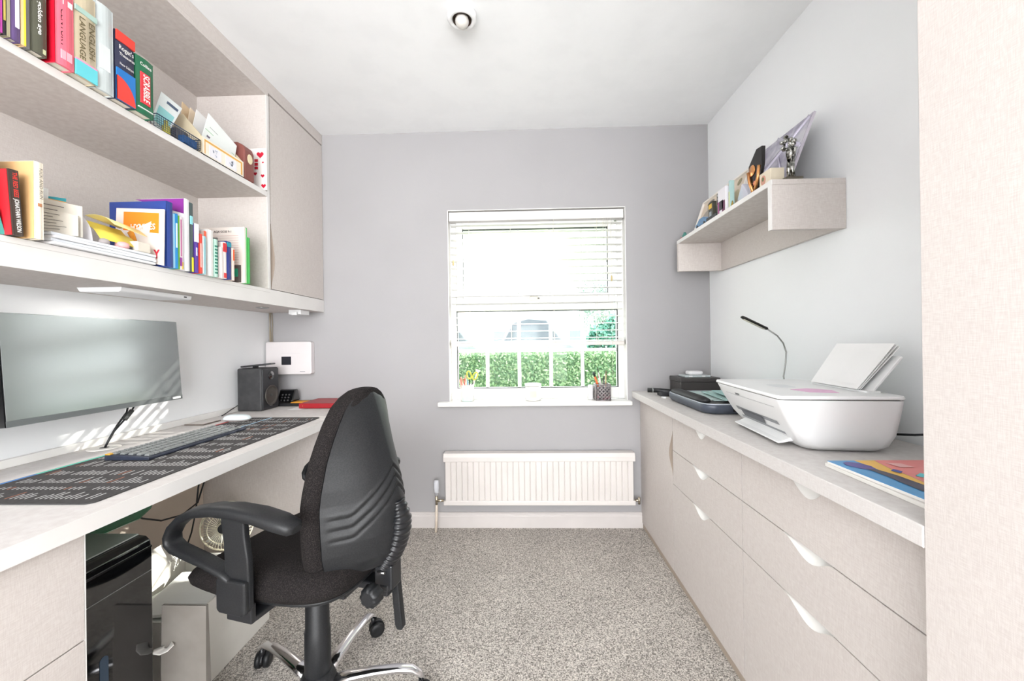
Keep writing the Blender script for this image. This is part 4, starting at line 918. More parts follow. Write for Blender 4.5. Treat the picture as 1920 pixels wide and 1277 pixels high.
curved('crumpled_sheet', 'curled white sheet leaning on the paper pads', 'paper', [(-1.37, 1.075, 1.53), (-1.345, 1.085, 1.505), (-1.33, 1.092, 1.475), (-1.325, 1.095, 1.434)], (.085, .015, -.001), (240, 238, 242))
curved('yellow_sheet', 'bright yellow sheet curled over the loose papers', 'paper', [(-1.235, 1.125, 1.447), (-1.262, 1.130, 1.478), (-1.292, 1.138, 1.492), (-1.315, 1.145, 1.512)], (.012, .105, -.006), (246, 222, 96))
curved('pale_yellow_sheet', 'pale yellow rolled sheet lying over the yellow paper', 'paper', [(-1.312, 1.152, 1.524), (-1.290, 1.16, 1.528), (-1.262, 1.165, 1.520), (-1.240, 1.17, 1.500)], (.004, .100, -.012), (250, 234, 158))
pb = thing('tissue_packet', 'small white folded packet on the paper pads', 'packet', (-1.235, 1.235, 1.43))
obj('packet', MB().box(-1.262, -1.215, 1.215, 1.262, 1.4302, 1.462), plain((228, 220, 206), .6), pb, .004)
tag(obj('label_roll', MB().lathe((-1.262, 1.278, 0), [(.012, 1.4302), (.014, 1.434), (.014, 1.462), (.011, 1.466)], 18), plain((250, 160, 40), .5)), 'orange roll of labels beside the booklet', 'label roll') if False else None
tag(obj('pink_eraser', MB().lathe((-1.232, 1.185, 0), [(.010, 1.4302), (.017, 1.434), (.016, 1.446), (.008, 1.450)], 20), plain((240, 180, 180), .6)), 'round pink eraser on the paper pads', 'eraser')
tag(obj('pen', MB().tube([(-1.225, 1.205, 1.4345), (-1.285, 1.262, 1.4345)], .004, 10), plain((44, 40, 44), .4)), 'short black pen on the paper pads', 'pen')
tag(obj('grey_stone', MB().lathe((-1.236, 1.135, 0), [(.009, 1.4302), (.014, 1.436), (.010, 1.446), (.003, 1.449)], 16), plain((176, 168, 166), .5)), 'grey rounded pebble on the paper pads', 'pebble')
# orange booklet + blue binder
bk1 = thing('booklet', 'white and orange booklet lettered HYMNES leaning on blue binder', 'booklet', (-1.28, 1.29, LZ))
q = [(-1.375, 1.284, 1.43), (-1.205, 1.296, LZ+.001), (-1.212, 1.300, 1.590), (-1.372, 1.290, 1.598)]
q = [(-1.368, 1.290, LZ+.034), (-1.203, 1.293, LZ+.001), (-1.203, 1.298, 1.588), (-1.368, 1.298, 1.596)]
obj('cover', sheet(q, .004), plain((236, 224, 216), .5), bk1)
obj('orange_band', qpatch(q, .16, .90, .56, .93), plain((250, 140, 30), .5), bk1)
e1 = (Vector(q[1])-Vector(q[0])).normalized()
text('HYMNES', bk1, mixq(q, .32, .575, .0012), (1, 0, 0), (0, .03, 1), .020, plain((250, 236, 226), .5), width=.085, bold=.02)
text('Y', bk1, mixq(q, .80, .10, .0012), (1, 0, 0), (0, .03, 1), .028, plain((204, 40, 60), .5), width=.022, bold=.04)
obj('orange_trail', MB().tube([mixq(q, .30, .55, .0014), mixq(q, .36, .46, .0014), mixq(q, .40, .36, .0014), mixq(q, .44, .24, .0014)], .010, 8, flat=.08, up=(0, 1, 0)), plain((246, 156, 40), .5), bk1)
b = book('wide dark blue binder behind the orange booklet', 1.308, 1.330, LZ, 1.620, -1.203, .20, (40, 66, 140), G2, cat='ring binder')
text('Writing Handbook', b, (-1.20, 1.315, 1.56), (0, 0, -1), (0, 1, 0), .006, Wt, width=.09) if False else patch(b, -1.203, 1.317, 1.3205, 1.50, 1.57, (206, 216, 240))
def lowbook(lbl, a, c, zt, xs, col, d=.14, **k): return book(lbl, a+.0004, c-.0004, LZ, zt, xs, d, col, G2, **k)
b = lowbook('pale blue paperback beside the dark blue binder', 1.331, 1.339, 1.585, -1.203, (150, 200, 226))
b = lowbook('bright blue paperback with white spine lettering', 1.339, 1.351, 1.588, -1.203, (30, 140, 206)); text('Grammar', b, (-1.20, 1.342, 1.56), (0, 0, -1), (0, 1, 0), .0055, Wt, width=.08) if False else patch(b, -1.203, 1.3425, 1.3475, 1.47, 1.555, (214, 236, 248))
b = lowbook('lime green thin book between blue and white books', 1.351, 1.360, 1.585, -1.205, (112, 186, 42))
b = lowbook('white book with magenta spine text and coloured foot', 1.360, 1.376, 1.585, -1.207, (238, 226, 232)); text('MINUTE', b, (-1.2036, 1.3655, 1.57), (0, 0, -1), (0, 1, 0), .005, plain((190, 60, 140), .5), width=.13) if False else patch(b, -1.207, 1.3655, 1.3695, 1.445, 1.575, (196, 90, 150)); patch(b, -1.207, 1.362, 1.370, 1.41, 1.44, (160, 60, 160)); patch(b, -1.207, 1.370, 1.3745, 1.40, 1.425, (230, 200, 40))
b = lowbook('tall white book with a purple top corner', 1.380, 1.400, 1.655, -1.205, (240, 238, 240), d=.16)
obj('purple_corner', MB().add([(-1.384, 1.3796, 1.654), (-1.207, 1.3796, 1.654), (-1.207, 1.3796, 1.600)], [(0, 1, 2)]), plain((130, 40, 140), .5), b)
b = lowbook('tall dark grey-green book beside the purple cornered book', 1.401, 1.417, 1.648, -1.205, (74, 88, 88)); patch(b, -1.205, 1.404, 1.414, 1.57, 1.60, (150, 220, 226)); patch(b, -1.205, 1.409, 1.4165, 1.398, 1.45, (240, 224, 40))
b = lowbook('white topped violet book on lower shelf', 1.420, 1.437, 1.578, -1.203, (92, 60, 160)); patch(b, -1.203, 1.4202, 1.4368, 1.51, 1.5775, (244, 240, 246)); patch(b, -1.203, 1.426, 1.431, 1.46, 1.49, (240, 240, 250))
b = lowbook('short red-orange book beside the violet book', 1.439, 1.452, 1.545, -1.200, (232, 74, 60)); patch(b, -1.200, 1.443, 1.447, 1.42, 1.51, (250, 210, 200))
b = lowbook('white and light cyan thin book on lower shelf', 1.453, 1.472, 1.542, -1.203, (160, 216, 226)); patch(b, -1.203, 1.454, 1.460, 1.40, 1.54, (246, 246, 246))
b = lowbook('plain white book with orange top behind cyan book', 1.474, 1.486, 1.566, -1.213, (244, 220, 206)); patch(b, -1.213, 1.475, 1.485, 1.54, 1.565, (240, 110, 80))
b = lowbook('plain cream-white thick book on lower shelf', 1.487, 1.512, 1.575, -1.207, (244, 242, 238))
b = lowbook('white book with green capital letters on its spine', 1.514, 1.533, 1.545, -1.205, (196, 232, 216)); text('SMITH', b, (-1.2014, 1.519, 1.525), (0, 0, -1), (0, 1, 0), .009, plain((24, 110, 92), .5), width=.10, bold=.02) if False else None
for k in range(9): patch(b, -1.205, 1.518, 1.530, 1.410+.013*k, 1.4165+.013*k, (36, 130, 108))
b = lowbook('slim dark grey book beside the green lettered book', 1.534, 1.540, 1.555, -1.209, (110, 106, 104))
b = lowbook('white book between grey and red edged books', 1.542, 1.558, 1.52, -1.203, (244, 236, 232))
b = lowbook('red and white book with a red triangle near top', 1.560, 1.576, 1.545, -1.203, (240, 232, 226)); patch(b, -1.203, 1.5602, 1.5758, 1.505, 1.54, (206, 44, 52)); patch(b, -1.203, 1.562, 1.574, 1.40, 1.42, (220, 60, 60))
b = lowbook('navy blue book with teal top on lower shelf', 1.577, 1.602, 1.552, -1.203, (36, 52, 128)); patch(b, -1.203, 1.58, 1.60, 1.53, 1.548, (40, 150, 170)); patch(b, -1.203, 1.587, 1.592, 1.43, 1.50, (190, 200, 230))
b = lowbook('white and orange-red book before the GCSE workbook', 1.604, 1.620, 1.53, -1.203, (244, 226, 214)); patch(b, -1.203, 1.612, 1.6198, 1.48, 1.525, (240, 100, 50))
# AQA workbook, back cover facing the camera
aq = thing('workbook', 'white school workbook standing with its back cover showing', 'book', (-1.28, 1.69, LZ))
obj('cover', MB().box(-1.400, -1.206, 1.686, 1.690, LZ, 1.640), plain((236, 226, 218), .5), aq)
obj('pages', MB().box(-1.398, -1.208, 1.690, 1.699, LZ+.001, 1.638), plain((244, 240, 232), .7), aq)
obj('front_cover', MB().box(-1.400, -1.206, 1.699, 1.702, LZ, 1.640), plain((80, 176, 90), .5), aq)
obj('badge', MB().box(-1.397, -1.350, 1.6850, 1.6858, 1.612, 1.630), plain((200, 40, 44), .5), aq)
text('Collins', aq, (-1.388, 1.6849, 1.617), (1, 0, 0), (0, 0, 1), .009, Wt, width=.032); text('AQA GCSE 9-1', aq, (-1.342, 1.6856, 1.617), (1, 0, 0), (0, 0, 1), .009, plain((80, 66, 66), .5), width=.078, bold=.02)
g = MB()
for k in range(14):
    z = 1.603-.0105*k; g.box(-1.388 if k < 3 else -1.30, -1.232, 1.6854, 1.6858, z, z+.0012)
obj('small_print', g, plain((204, 160, 150), .6), aq)
obj('green_block', MB().box(-1.262, -1.236, 1.6850, 1.6858, 1.425, 1.46), plain((40, 170, 130), .5), aq); obj('grey_band', MB().box(-1.262, -1.222, 1.6853, 1.6860, 1.40, 1.475), plain((100, 92, 88), .5), aq)
b = lowbook('bright green slim book leaning by the GCSE workbook', 1.704, 1.720, 1.60, -1.206, (70, 186, 88))
# ------------------------------------------------------------------ right wall shelf items
SZ = 1.6805
pf = thing('picture_frame', 'white framed photo of people in caps leaning on wall shelf', 'picture frame', (1.0, 1.95, SZ))
# frame leans: bottom edge at x=.985, top at x=1.075, y 1.70..2.16
def leanp(x0, z0, x1, z1, y, s, d=0):
    dx, dz = x1-x0, z1-z0; L_ = math.hypot(dx, dz); return Vector((x0+dx*s-dz/L_*d, y, z0+dz*s+dx/L_*d))
def lean_box(x0, z0, x1, z1, y0, y1, s0, s1, d0, d1):
    P = [leanp(x0, z0, x1, z1, y, s, d) for d in (d0, d1) for s in (s0, s1) for y in (y0, y1)]
    return MB().add(P, [(0, 2, 3, 1), (4, 5, 7, 6), (0, 1, 5, 4), (2, 6, 7, 3), (0, 4, 6, 2), (1, 3, 7, 5)])
A = (.925, SZ+.001, .985, 1.86)
ya, yb_ = 1.722, 2.172
def LB(*a): return lean_box(*A, *a)
g = MB()
for a in ((ya, yb_, 0, .05, -.006, .010), (ya, yb_, .95, 1, -.006, .010), (ya, ya+.012, .05, .95, -.006, .010), (yb_-.012, yb_, .05, .95, -.006, .010)):
    t_ = LB(*a); g.add(t_.v, t_.f)
obj('frame', g, plain((240, 234, 226), .4), pf, .001)
obj('photo', LB(ya+.012, yb_-.012, .05, .95, -.004, .001), plain((222, 206, 188), .5), pf)
def blob(cy_, cs_, ry, rs, col, nm='printed_figure', d=.0016):
    pts = [leanp(*A, cy_+ry*math.cos(2*PI*k/18), cs_+rs*math.sin(2*PI*k/18), d) for k in range(18)]
    obj(nm, MB().quad(*pts), plain(col, .5), pf)
blob(2.07, .74, .030, .13, (196, 182, 166)); blob(2.07, .82, .036, .08, (112, 108, 102), d=.0022); blob(2.075, .38, .06, .27, (170, 160, 150), d=.0012)
blob(1.92, .80, .024, .10, (190, 176, 160)); blob(1.92, .86, .028, .06, (120, 112, 100), d=.0022); blob(1.93, .45, .04, .25, (150, 140, 130), d=.0012)
blob(1.80, .82, .018, .09, (150, 140, 110)); blob(1.80, .35, .035, .28, (196, 184, 150), d=.0012)
obj('easel_strut', MB().box(.985, 1.10, 1.94, 1.96, SZ+.001, SZ+.005), DARK, pf)
def upright(name, label, cat, x, y0, y1, z1, cols, th=.03, group=None):
    t = thing(name, label, cat, (x-th/2, (y0+y1)/2, SZ), group=group)
    obj('body', MB().box(x, x+th, y0, y1, SZ+.0005, z1), plain(cols[0], .4), t, .002)
    for (a, b_, c_, d_, col) in cols[1:]:
        obj('label_print', MB().box(x-.0008, x, y0+(y1-y0)*a, y0+(y1-y0)*b_, SZ+(z1-SZ)*c_, SZ+(z1-SZ)*d_), plain(col, .4), t)
    return t
upright('spice_packet', 'black packet with yellow lettering in front of the photo frame', 'packet', .872, 1.845, 1.885, 1.762, [(62, 60, 50), (.15, .85, .62, .88, (216, 176, 60)), (.25, .75, .2, .45, (150, 156, 160))], .02)
upright('cork_pot', 'dark striped pot behind the black packet', 'pot', .897, 1.815, 1.855, 1.795, [(60, 62, 58), (0, 1, .88, .94, (170, 170, 166)), (0, 1, .74, .80, (150, 150, 146)), (0, 1, .0, .55, (176, 186, 170))], .022)
upright('card_box', 'white box with plum and black print beside black packet', 'box', .872, 1.725, 1.795, 1.785, [(232, 228, 234), (.1, .45, .02, .45, (104, 40, 80)), (.3, .8, .12, .5, (40, 36, 46)), (.8, .98, .0, .5, (150, 60, 120))], .03)
upright('strip_card', 'thin pale green card right of the white box', 'card', .880, 1.706, 1.716, 1.80, [(170, 200, 196), (.0, 1, .0, .6, (196, 206, 160))], .02)
t = thing('toy_car', 'small blue toy car at the far end of wall shelf', 'toy car', (.885, 1.97, SZ))
g = MB().prism([(1.905, SZ+.006), (1.905, SZ+.022), (1.925, SZ+.026), (1.945, SZ+.040), (1.985, SZ+.040), (2.01, SZ+.024), (2.03, SZ+.020), (2.03, SZ+.006)], lambda a, b_, d: (d, a, b_), .872, .90)
obj('body', g, plain((96, 134, 170), .3), t, .004)
for y in (1.93, 2.005): obj('wheel', MB().cyl((0, y, SZ+.0075), .0070, .8705, .876, 14, axis='x') if False else MB().lathe((.8715, y, SZ+.0075), [(.007, -.001), (.007, .005)], 14, axis='x'), DARK, t)
t = thing('figurine', 'tiny teal and red figurine at the window end of shelf', 'figurine', (.89, 2.19, SZ))
obj('body', MB().lathe((.885, 2.19, 0), [(.012, SZ+.0005), (.014, SZ+.012), (.009, SZ+.022), (.006, SZ+.03)], 14), plain((70, 130, 120), .5), t); obj('base', MB().lathe((.877, 2.21, 0), [(.008, SZ+.0005), (.008, SZ+.006)], 14), plain((170, 70, 70), .5), t)
tag(obj('black_stand', MB().box(.868, .871, 1.80, 1.90, SZ+.0005, SZ+.014), DARK), 'low black rail along the shelf edge before the packets', 'stand')
SILV = mat('silver_mirror', (226, 224, 232), .22, .55, noise=(14, (176, 170, 190), .4, .6, (1, 1, 1)))
LIL = mat('lilac_glass', (226, 220, 240), .15, .2)
bf = thing('mirror_picture', 'large silver and lilac mirrored picture leaning on the right wall', 'picture', (1.04, 1.6, SZ))
A = (.955, SZ+.001, 1.055, 1.945); y0_, y1_ = 1.458, 1.800
def LB2(*a): return lean_box(*A, *a)
obj('backing', LB2(y0_, y1_, 0, 1, -.008, 0), plain((206, 200, 210), .3), bf)
obj('mirror', LB2(y0_+.004, y1_-.004, .01, .99, 0, .0012), SILV, bf)
for i, (ya_, sa, yb2, sb, w_) in enumerate(((1.47, .95, 1.78, .25, .012), (1.47, .55, 1.66, .98, .010), (1.62, .05, 1.79, .75, .014), (1.50, .1, 1.60, .6, .008))):
    p, q_ = leanp(*A, ya_, sa, .002), leanp(*A, yb2, sb, .002)
    obj('lilac_facet', MB().tube([p, q_], w_, 4, flat=.2, up=(1, 0, 0)), LIL, bf)
COP = mat('copper_gold', (224, 160, 104), .22, .75)
aw = thing('award', 'black and copper glass award with a copper disc on wall shelf', 'award', (.905, 1.55, SZ))
zb = SZ+.0005
g = MB().prism([(1.528, zb), (1.585, zb), (1.585, zb+.012), (1.528, zb+.012)], lambda a, b_, d: (d, a, b_), .885, .925); obj('foot', g, GLOSSBLACK, aw, .003)
g = MB().prism([(1.545, zb+.012), (1.57, zb+.012), (1.600, zb+.10), (1.598, zb+.125), (1.545, zb+.172), (1.508, zb+.168), (1.512, zb+.10)], lambda a, b_, d: (d, a, b_), .898, .912)
obj('glass_blade', g, mat('smoked_glass', (44, 42, 42), .1, .3), aw, .002)
for s in (-1, 1): obj('copper_side', MB().tube([(.895, 1.557+.006*s, zb+.012), (.894, 1.557+.028*s, zb+.06), (.894, 1.557+.036*s, zb+.10)], .006, 10), COP, aw)
obj('copper_disc', MB().lathe((.8955, 1.572, zb+.100), [(.003, -.003), (.020, -.001), (.022, .001)], 24, axis='x'), COP, aw)
g = MB(); st5 = []
for k in range(10):
    r = .009 if k % 2 == 0 else .004; st5.append((1.553+r*math.sin(PI*k/5), zb+.045+r*math.cos(PI*k/5)))
g.prism(st5, lambda a, b_, d: (d, a, b_), .8925, .8965); obj('star', g, plain((226, 140, 110), .3), aw)
db = thing('decorated_box', 'cream box with floral oval on the wall shelf', 'box', (.92, 1.49, SZ))
obj('box', MB().box(.895, .945, 1.455, 1.522, zb, zb+.062), plain((226, 214, 192), .5), db, .002)
obj('floral_oval', MB().prism([(1.497+.014*math.cos(2*PI*k/20), zb+.032+.018*math.sin(2*PI*k/20)) for k in range(20)], lambda a, b_, d: (d, a, b_), .8938, .895), plain((206, 150, 130), .5), db)
obj('flower_print', MB().prism([(1.497+.006*math.cos(2*PI*k/12), zb+.036+.008*math.sin(2*PI*k/12)) for k in range(12)], lambda a, b_, d: (d, a, b_), .8930, .8938), plain((110, 120, 80), .5), db)
tp = thing('trophy', 'silver figure trophy with leafy top at near end of shelf', 'trophy', (.95, 1.445, SZ))
TS = mat('antique_silver', (190, 190, 186), .22, 1, noise=(60, (70, 68, 62), .45, .6, (1, 1, 1)))
obj('base', MB().box(.925, .985, 1.415, 1.455, zb, zb+.014), mat('pewter', (120, 114, 104), .3, 1), tp, .003)
g = MB()
for dy in (-.009, .009): g.tube([(.955, 1.435+dy*1.3, zb+.014), (.953, 1.435+dy, zb+.045), (.955, 1.435+dy*.7, zb+.085)], [.006, .0075, .008], 10)
g.tube([(.955, 1.435, zb+.080), (.955, 1.435, zb+.105), (.955, 1.435, zb+.125)], [.012, .016, .010], 12)
g.tube([(.955, 1.425, zb+.12), (.952, 1.405, zb+.108), (.95, 1.415, zb+.09)], .0045, 8).tube([(.955, 1.445, zb+.12), (.952, 1.465, zb+.128), (.95, 1.462, zb+.148)], .0045, 8)
g.lathe((.955, 1.435, zb+.138), [(.003, -.012), (.009, -.006), (.010, 0), (.008, .007), (.003, .011)], 12)
obj('figure', g, TS, tp)
g = MB(); r3 = random.Random(5)
for k in range(9): g.lathe((.95+r3.uniform(-.012, .006), 1.437+r3.uniform(-.032, .032), zb+.15+r3.uniform(-.025, .012)), [(.001, -.008), (.007, -.004), (.009, 0), (.006, .005), (.001, .007)], 8)
obj('leaf_cluster', g, TS, tp)
gi = thing('glass_ornament', 'clear angular glass ornament left of the copper award', 'ornament', (.905, 1.645, SZ))
obj('prism', MB().prism([(1.60, zb), (1.688, zb), (1.695, zb+.035), (1.66, zb+.085), (1.618, zb+.03)], lambda a, b_, d: (d, a, b_), .905, .93), mat('ornament_glass', (214, 214, 226), .08, .35), gi, .003)
tag(obj('ring_dish', MB().lathe((.89, 1.698, 0), [(.006, zb), (.012, zb+.006), (.0125, zb+.008), (.004, zb+.0075)], 16) if False else MB().lathe((.887, 1.70, 0), [(.005, zb), (.0055, zb+.01), (.003, zb+.022), (.001, zb+.03)], 12), BRASS), 'tiny brass bell between frame and glass ornament', 'bell')
# ------------------------------------------------------------------ counter items
CZ = .8203
pcx, pcy, pa = .844, 1.279, math.radians(-6.3)
pr = thing('printer', 'white inkjet printer on the right counter with paper loaded', 'printer', (pcx, pcy, CZ), pa)
def PR(name, mb, m, parent=None, **k): return obj(name, mb, m, parent or pr, local=True, **k)
PW = mat('printer_white', (240, 240, 240), .32)
def prr(x0, x1, y0, y1, r, z): return [(a, b_, z) for a, b_ in rrect(x0, x1, y0, y1, r, 6)]
secs = [prr(-.050, .128, -.165, .185, .04, .0005), prr(-.058, .136, -.182, .20, .04, .004), prr(-.072, .146, -.200, .212, .035, .018), prr(-.098, .152, -.213, .220, .03, .050), prr(-.126, .154, -.222, .225, .025, .100), prr(-.146, .155, -.2275, .2275, .02, .142), prr(-.146, .155, -.2275, .2275, .02, .144)]
PR('body', MB().loft(secs), PW)
PR('lid_gap', MB().loft([prr(-.141, .150, -.2225, .2225, .018, .144), prr(-.141, .150, -.2225, .2225, .018, .1465)], smooth=False), DARK)
lid = PR('scanner_lid', MB().loft([prr(-.150, .156, -.229, .229, .02, .1465), prr(-.151, .157, -.230, .230, .02, .150), prr(-.149, .155, -.228, .228, .02, .156)], smooth=False), PW, bevel=.001)
PR('sticker', MB().prism([(-.03, -.15), (.035, -.165), (.055, -.10), (.01, -.06), (-.05, -.09)], XY, .156, .1566), plain((232, 178, 214), .4), lid)
PR('faint_logo', MB().prism(rrect(-.06, .0, -.04, .05, .02), XY, .156, .1564), plain((226, 228, 230), .4), lid)
# front face features (front slopes: x=-.146 at z=.142, -.098 at z=.05)
def pf_(y, z, d=0):
    T_ = [(0.004, -.058), (.018, -.072), (.05, -.098), (.1, -.126), (.142, -.146)]
    return (interp(T_, z)-d, y, z)
g = MB().quad(pf_(-.14, .034, .0012), pf_(.14, .034, .0012), pf_(.14, .072, .0012), pf_(-.14, .072, .0012)); PR('output_slot', g, mat('slot_grey', (150, 152, 156), .5))
g = MB().add([pf_(-.05, .045, .004), pf_(.10, .045, .004), pf_(.10, .066, .004), pf_(-.05, .066, .004)], [(0, 1, 2, 3)]); PR('cartridge_cover', g, mat('cartridge_grey', (96, 98, 104), .5))
g = MB().prism([(-.05, .022), (-.098, .012), (-.112, .010), (-.112, .014), (-.098, .018), (-.06, .036)], lambda a, b_, d: (a, d, b_), -.145, .15); PR('output_tray', g, PW, bevel=.002)
g = MB().quad(pf_(-.175, .117, .001), pf_(.16, .117, .001), pf_(.16, .1185, .001), pf_(-.175, .1185, .001)); PR('seam_line', g, plain((190, 190, 192), .5))
PR('indicator', MB().add([pf_(.045, .120, .0015), pf_(.075, .120, .0015), pf_(.075, .126, .0015), pf_(.045, .126, .0015)], [(0, 1, 2, 3)]), plain((120, 120, 124), .4))
g = MB().prism([(.095, .150), (.100, .150), (.190, .272), (.185, .275)], lambda a, b_, d: (a, d, b_), -.16, .075); PR('paper_support', MB().prism([(.112, .156), (.118, .156), (.192, .252), (.187, .256)], lambda a, b_, d: (a, d, b_), -.165, -.05), PW, bevel=.001)
PR('paper_guide', MB().box(.10, .135, -.168, .08, .1555, .162), PW, bevel=.002)
ps = thing('paper_stack', 'sheets of white paper fanned in the rear printer feeder', 'paper', (pcx, pcy, CZ+.16), pa)
for i in range(3):
    ps_q = [(.094+.004*i, .070-.001*i, .004), (.094+.004*i, -.140-.001*i, .004), (.183+.004*i, -.150-.003*i, .130-.004*i), (.168+.004*i, .062-.003*i, .128-.004*i)]
    obj('sheet', sheet(ps_q, .0012), PAPER, ps, local=True)
tag(obj('printer_cable', MB().tube([(1.000, 1.13, .86), (1.03, 1.08, .868), (1.055, 1.02, .885), (1.08, .95, .893), (1.10, .86, .895), (1.10, .78, .89)], .0032, 8), DARK), 'black power cable from the printer towards the wardrobe', 'cable')
# laptop cushion tray
tt = thing('lap_tray', 'dark blue-grey lap desk with a black wrist rest', 'lap desk', (.9, 1.84, CZ))
xt0, xt1, yt0, yt1 = .728, 1.03, 1.625, 2.065
def trr(i, z, w=0): return [(a, b_, z) for a, b_ in rrect(xt0+i, xt1-i, yt0+i, yt1-i, .05, 6)]
obj('tray_base', MB().loft([trr(.022, CZ+.0005), trr(.010, CZ+.004), trr(.002, CZ+.016), trr(0, CZ+.036), trr(.003, CZ+.042)]), mat('blue_grey_shell', (72, 78, 90), .4), tt)
obj('rim', MB().tube([Vector(p) for p in trr(.004, CZ+.042)]+[Vector(trr(.004, CZ+.042)[0])], .0028, 8), mat('light_rim', (170, 176, 184), .3), tt)
obj('work_surface', MB().prism([(a, b_) for a, b_, _ in trr(.008, 0)], XY, CZ+.038, CZ+.043), mat('dark_surface', (62, 62, 62), .5), tt)
obj('wrist_rest', MB().loft([[(.756+w*math.cos(q)*1.0, y, CZ+.050+h*math.sin(q)) for q in [2*PI*k/16 for k in range(16)]] for y, w, h in ((1.672, .006, .003), (1.678, .020, .012), (1.72, .026, .016), (1.85, .027, .017), (1.97, .026, .016), (2.018, .020, .012), (2.026, .006, .003))]), mat('black_lycra', (34, 34, 36), .6), tt)
obj('device_slot', MB().box(.84, .90, 1.622, 1.6268, CZ+.012, CZ+.034), GLOSSBLACK, tt, .002)
GT = 'sheets on the lap desk'
sheet_thing('document_wallet', 'pale teal wallet lying lowest on the lap desk', 'wallet', [(.80, 1.70, CZ+.049), (1.04, 1.66, CZ+.049), (1.06, 1.95, CZ+.052), (.80, 1.98, CZ+.052)], (190, 210, 208), GT, .003)
sheet_thing('document_wallet', 'middle teal wallet fanned on the lap desk', 'wallet', [(.825, 1.66, CZ+.056), (1.05, 1.66, CZ+.056), (1.06, 1.88, CZ+.062), (.835, 1.90, CZ+.062)], (172, 204, 200), GT, .003)
sheet_thing('document_wallet', 'topmost teal wallet with punched holes on the lap desk', 'wallet', [(.845, 1.62, CZ+.066), (1.06, 1.635, CZ+.066), (1.07, 1.82, CZ+.074), (.855, 1.84, CZ+.074)], (160, 198, 196), GT, .003)
sheet_thing('paper_sheet', 'white paper edge between the wallets and wrist rest', 'paper', [(.79, 1.72, CZ+.0465), (1.0, 1.70, CZ+.0465), (1.0, 2.0, CZ+.0465), (.79, 2.02, CZ+.0465)], (232, 234, 232), None, .001)
# black storage box at the corner, case and earbuds on it
bbx = thing('storage_box', 'black lidded box in the far corner of counter', 'box', (.98, 2.3, CZ))
obj('base', MB().box(.862, 1.075, 2.215, 2.375, CZ+.0005, CZ+.070), mat('black_box', (58, 55, 54), .5), bbx, .003)
obj('lid', MB().box(.859, 1.078, 2.212, 2.378, CZ+.070, CZ+.094), mat('black_box_lid', (66, 63, 62), .45), bbx, .004)
cl = thing('plastic_case', 'clear plastic case on top of the black box', 'case', (.97, 2.28, CZ+.0945))
obj('case', MB().box(.895, 1.035, 2.235, 2.335, CZ+.0945, CZ+.106), mat('clear_case', (196, 204, 206), .15), cl, .003)
for x in (.925, .995): obj('clasp', MB().box(x-.009, x+.009, 2.231, 2.235, CZ+.097, CZ+.104), WPLAST, cl, .001)
tag(obj('earbud_case', MB().prism(rrect(.925, 1.005, 2.25, 2.32, .018), XY, CZ+.1065, CZ+.128), mat('earbud_white', (238, 236, 238), .25), bevel=.008, seg=3), 'small white earbud case on top of the clear case', 'case')
pt_ = thing('phone_holder', 'black phone holder at the window end of counter', 'phone holder', (.74, 2.2, CZ))
obj('bar', MB().tube([(.690, 2.245, .846), (.75, 2.22, .846), (.81, 2.17, .844)], .013, 14), DARK, pt_)
obj('clamp', MB().box(.735, .80, 2.165, 2.225, CZ+.0005, .845), mat('black_clamp', (38, 38, 42), .5), pt_, .004)
obj('ring', MB().lathe((.712, 2.234, .846), [(.0145, -.002), (.0145, .003)], 18, axis='x'), STEEL, pt_)
tag(obj('adapter', MB().box(.722, .738, 2.09, 2.115, CZ+.0005, CZ+.008), WPLAST, bevel=.001), 'small white adapter in front of the phone holder', 'adapter')
tag(obj('white_lead', MB().tube([(.738, 2.10, CZ+.004), (.755, 2.08, CZ+.003), (.775, 2.075, CZ+.003)], .0014, 6), WPLAST), 'short white lead from the small adapter', 'cable')
# gooseneck lamp
gl = thing('reading_lamp', 'slim gooseneck reading lamp behind the printer', 'lamp', (1.03, 1.62, CZ))
obj('base', MB().box(1.005, 1.055, 1.545, 1.60, CZ+.0005, CZ+.02), DARK, gl, .004)
gp = [(1.031, 1.575, CZ+.02), (1.031, 1.60, .93), (1.034, 1.615, .975), (1.046, 1.62, 1.03), (1.049, 1.62, 1.072), (1.038, 1.62, 1.108), (1.015, 1.62, 1.138), (.973, 1.62, 1.167)]
obj('gooseneck', MB().tube(gp, .0028, 10), mat('neck_steel', (150, 150, 148), .3, .9), gl)
hv = Vector((-.894, 0, .447)); o_ = Vector((.973, 1.62, 1.167)); up_ = Vector((.447, 0, .894))
g = MB().loft([[o_+hv*t+Vector((0, 1, 0))*(w*math.cos(q))+up_*(h*math.sin(q)) for q in [2*PI*k/16 for k in range(16)]] for t, w, h in ((-.004, .006, .004), (.002, .012, .006), (.10, .013, .006), (.108, .010, .005), (.111, .003, .002))])
obj('lamp_head', g, DARKMETAL, gl)
g = MB().loft([[o_+hv*t+Vector((0, 1, 0))*(.009*math.cos(q))+up_*(-.0062+.0012*math.sin(q)) for q in [2*PI*k/12 for k in range(12)]] for t in (.008, .098)])
obj('led_strip', g, plain((200, 198, 180), .4), gl)
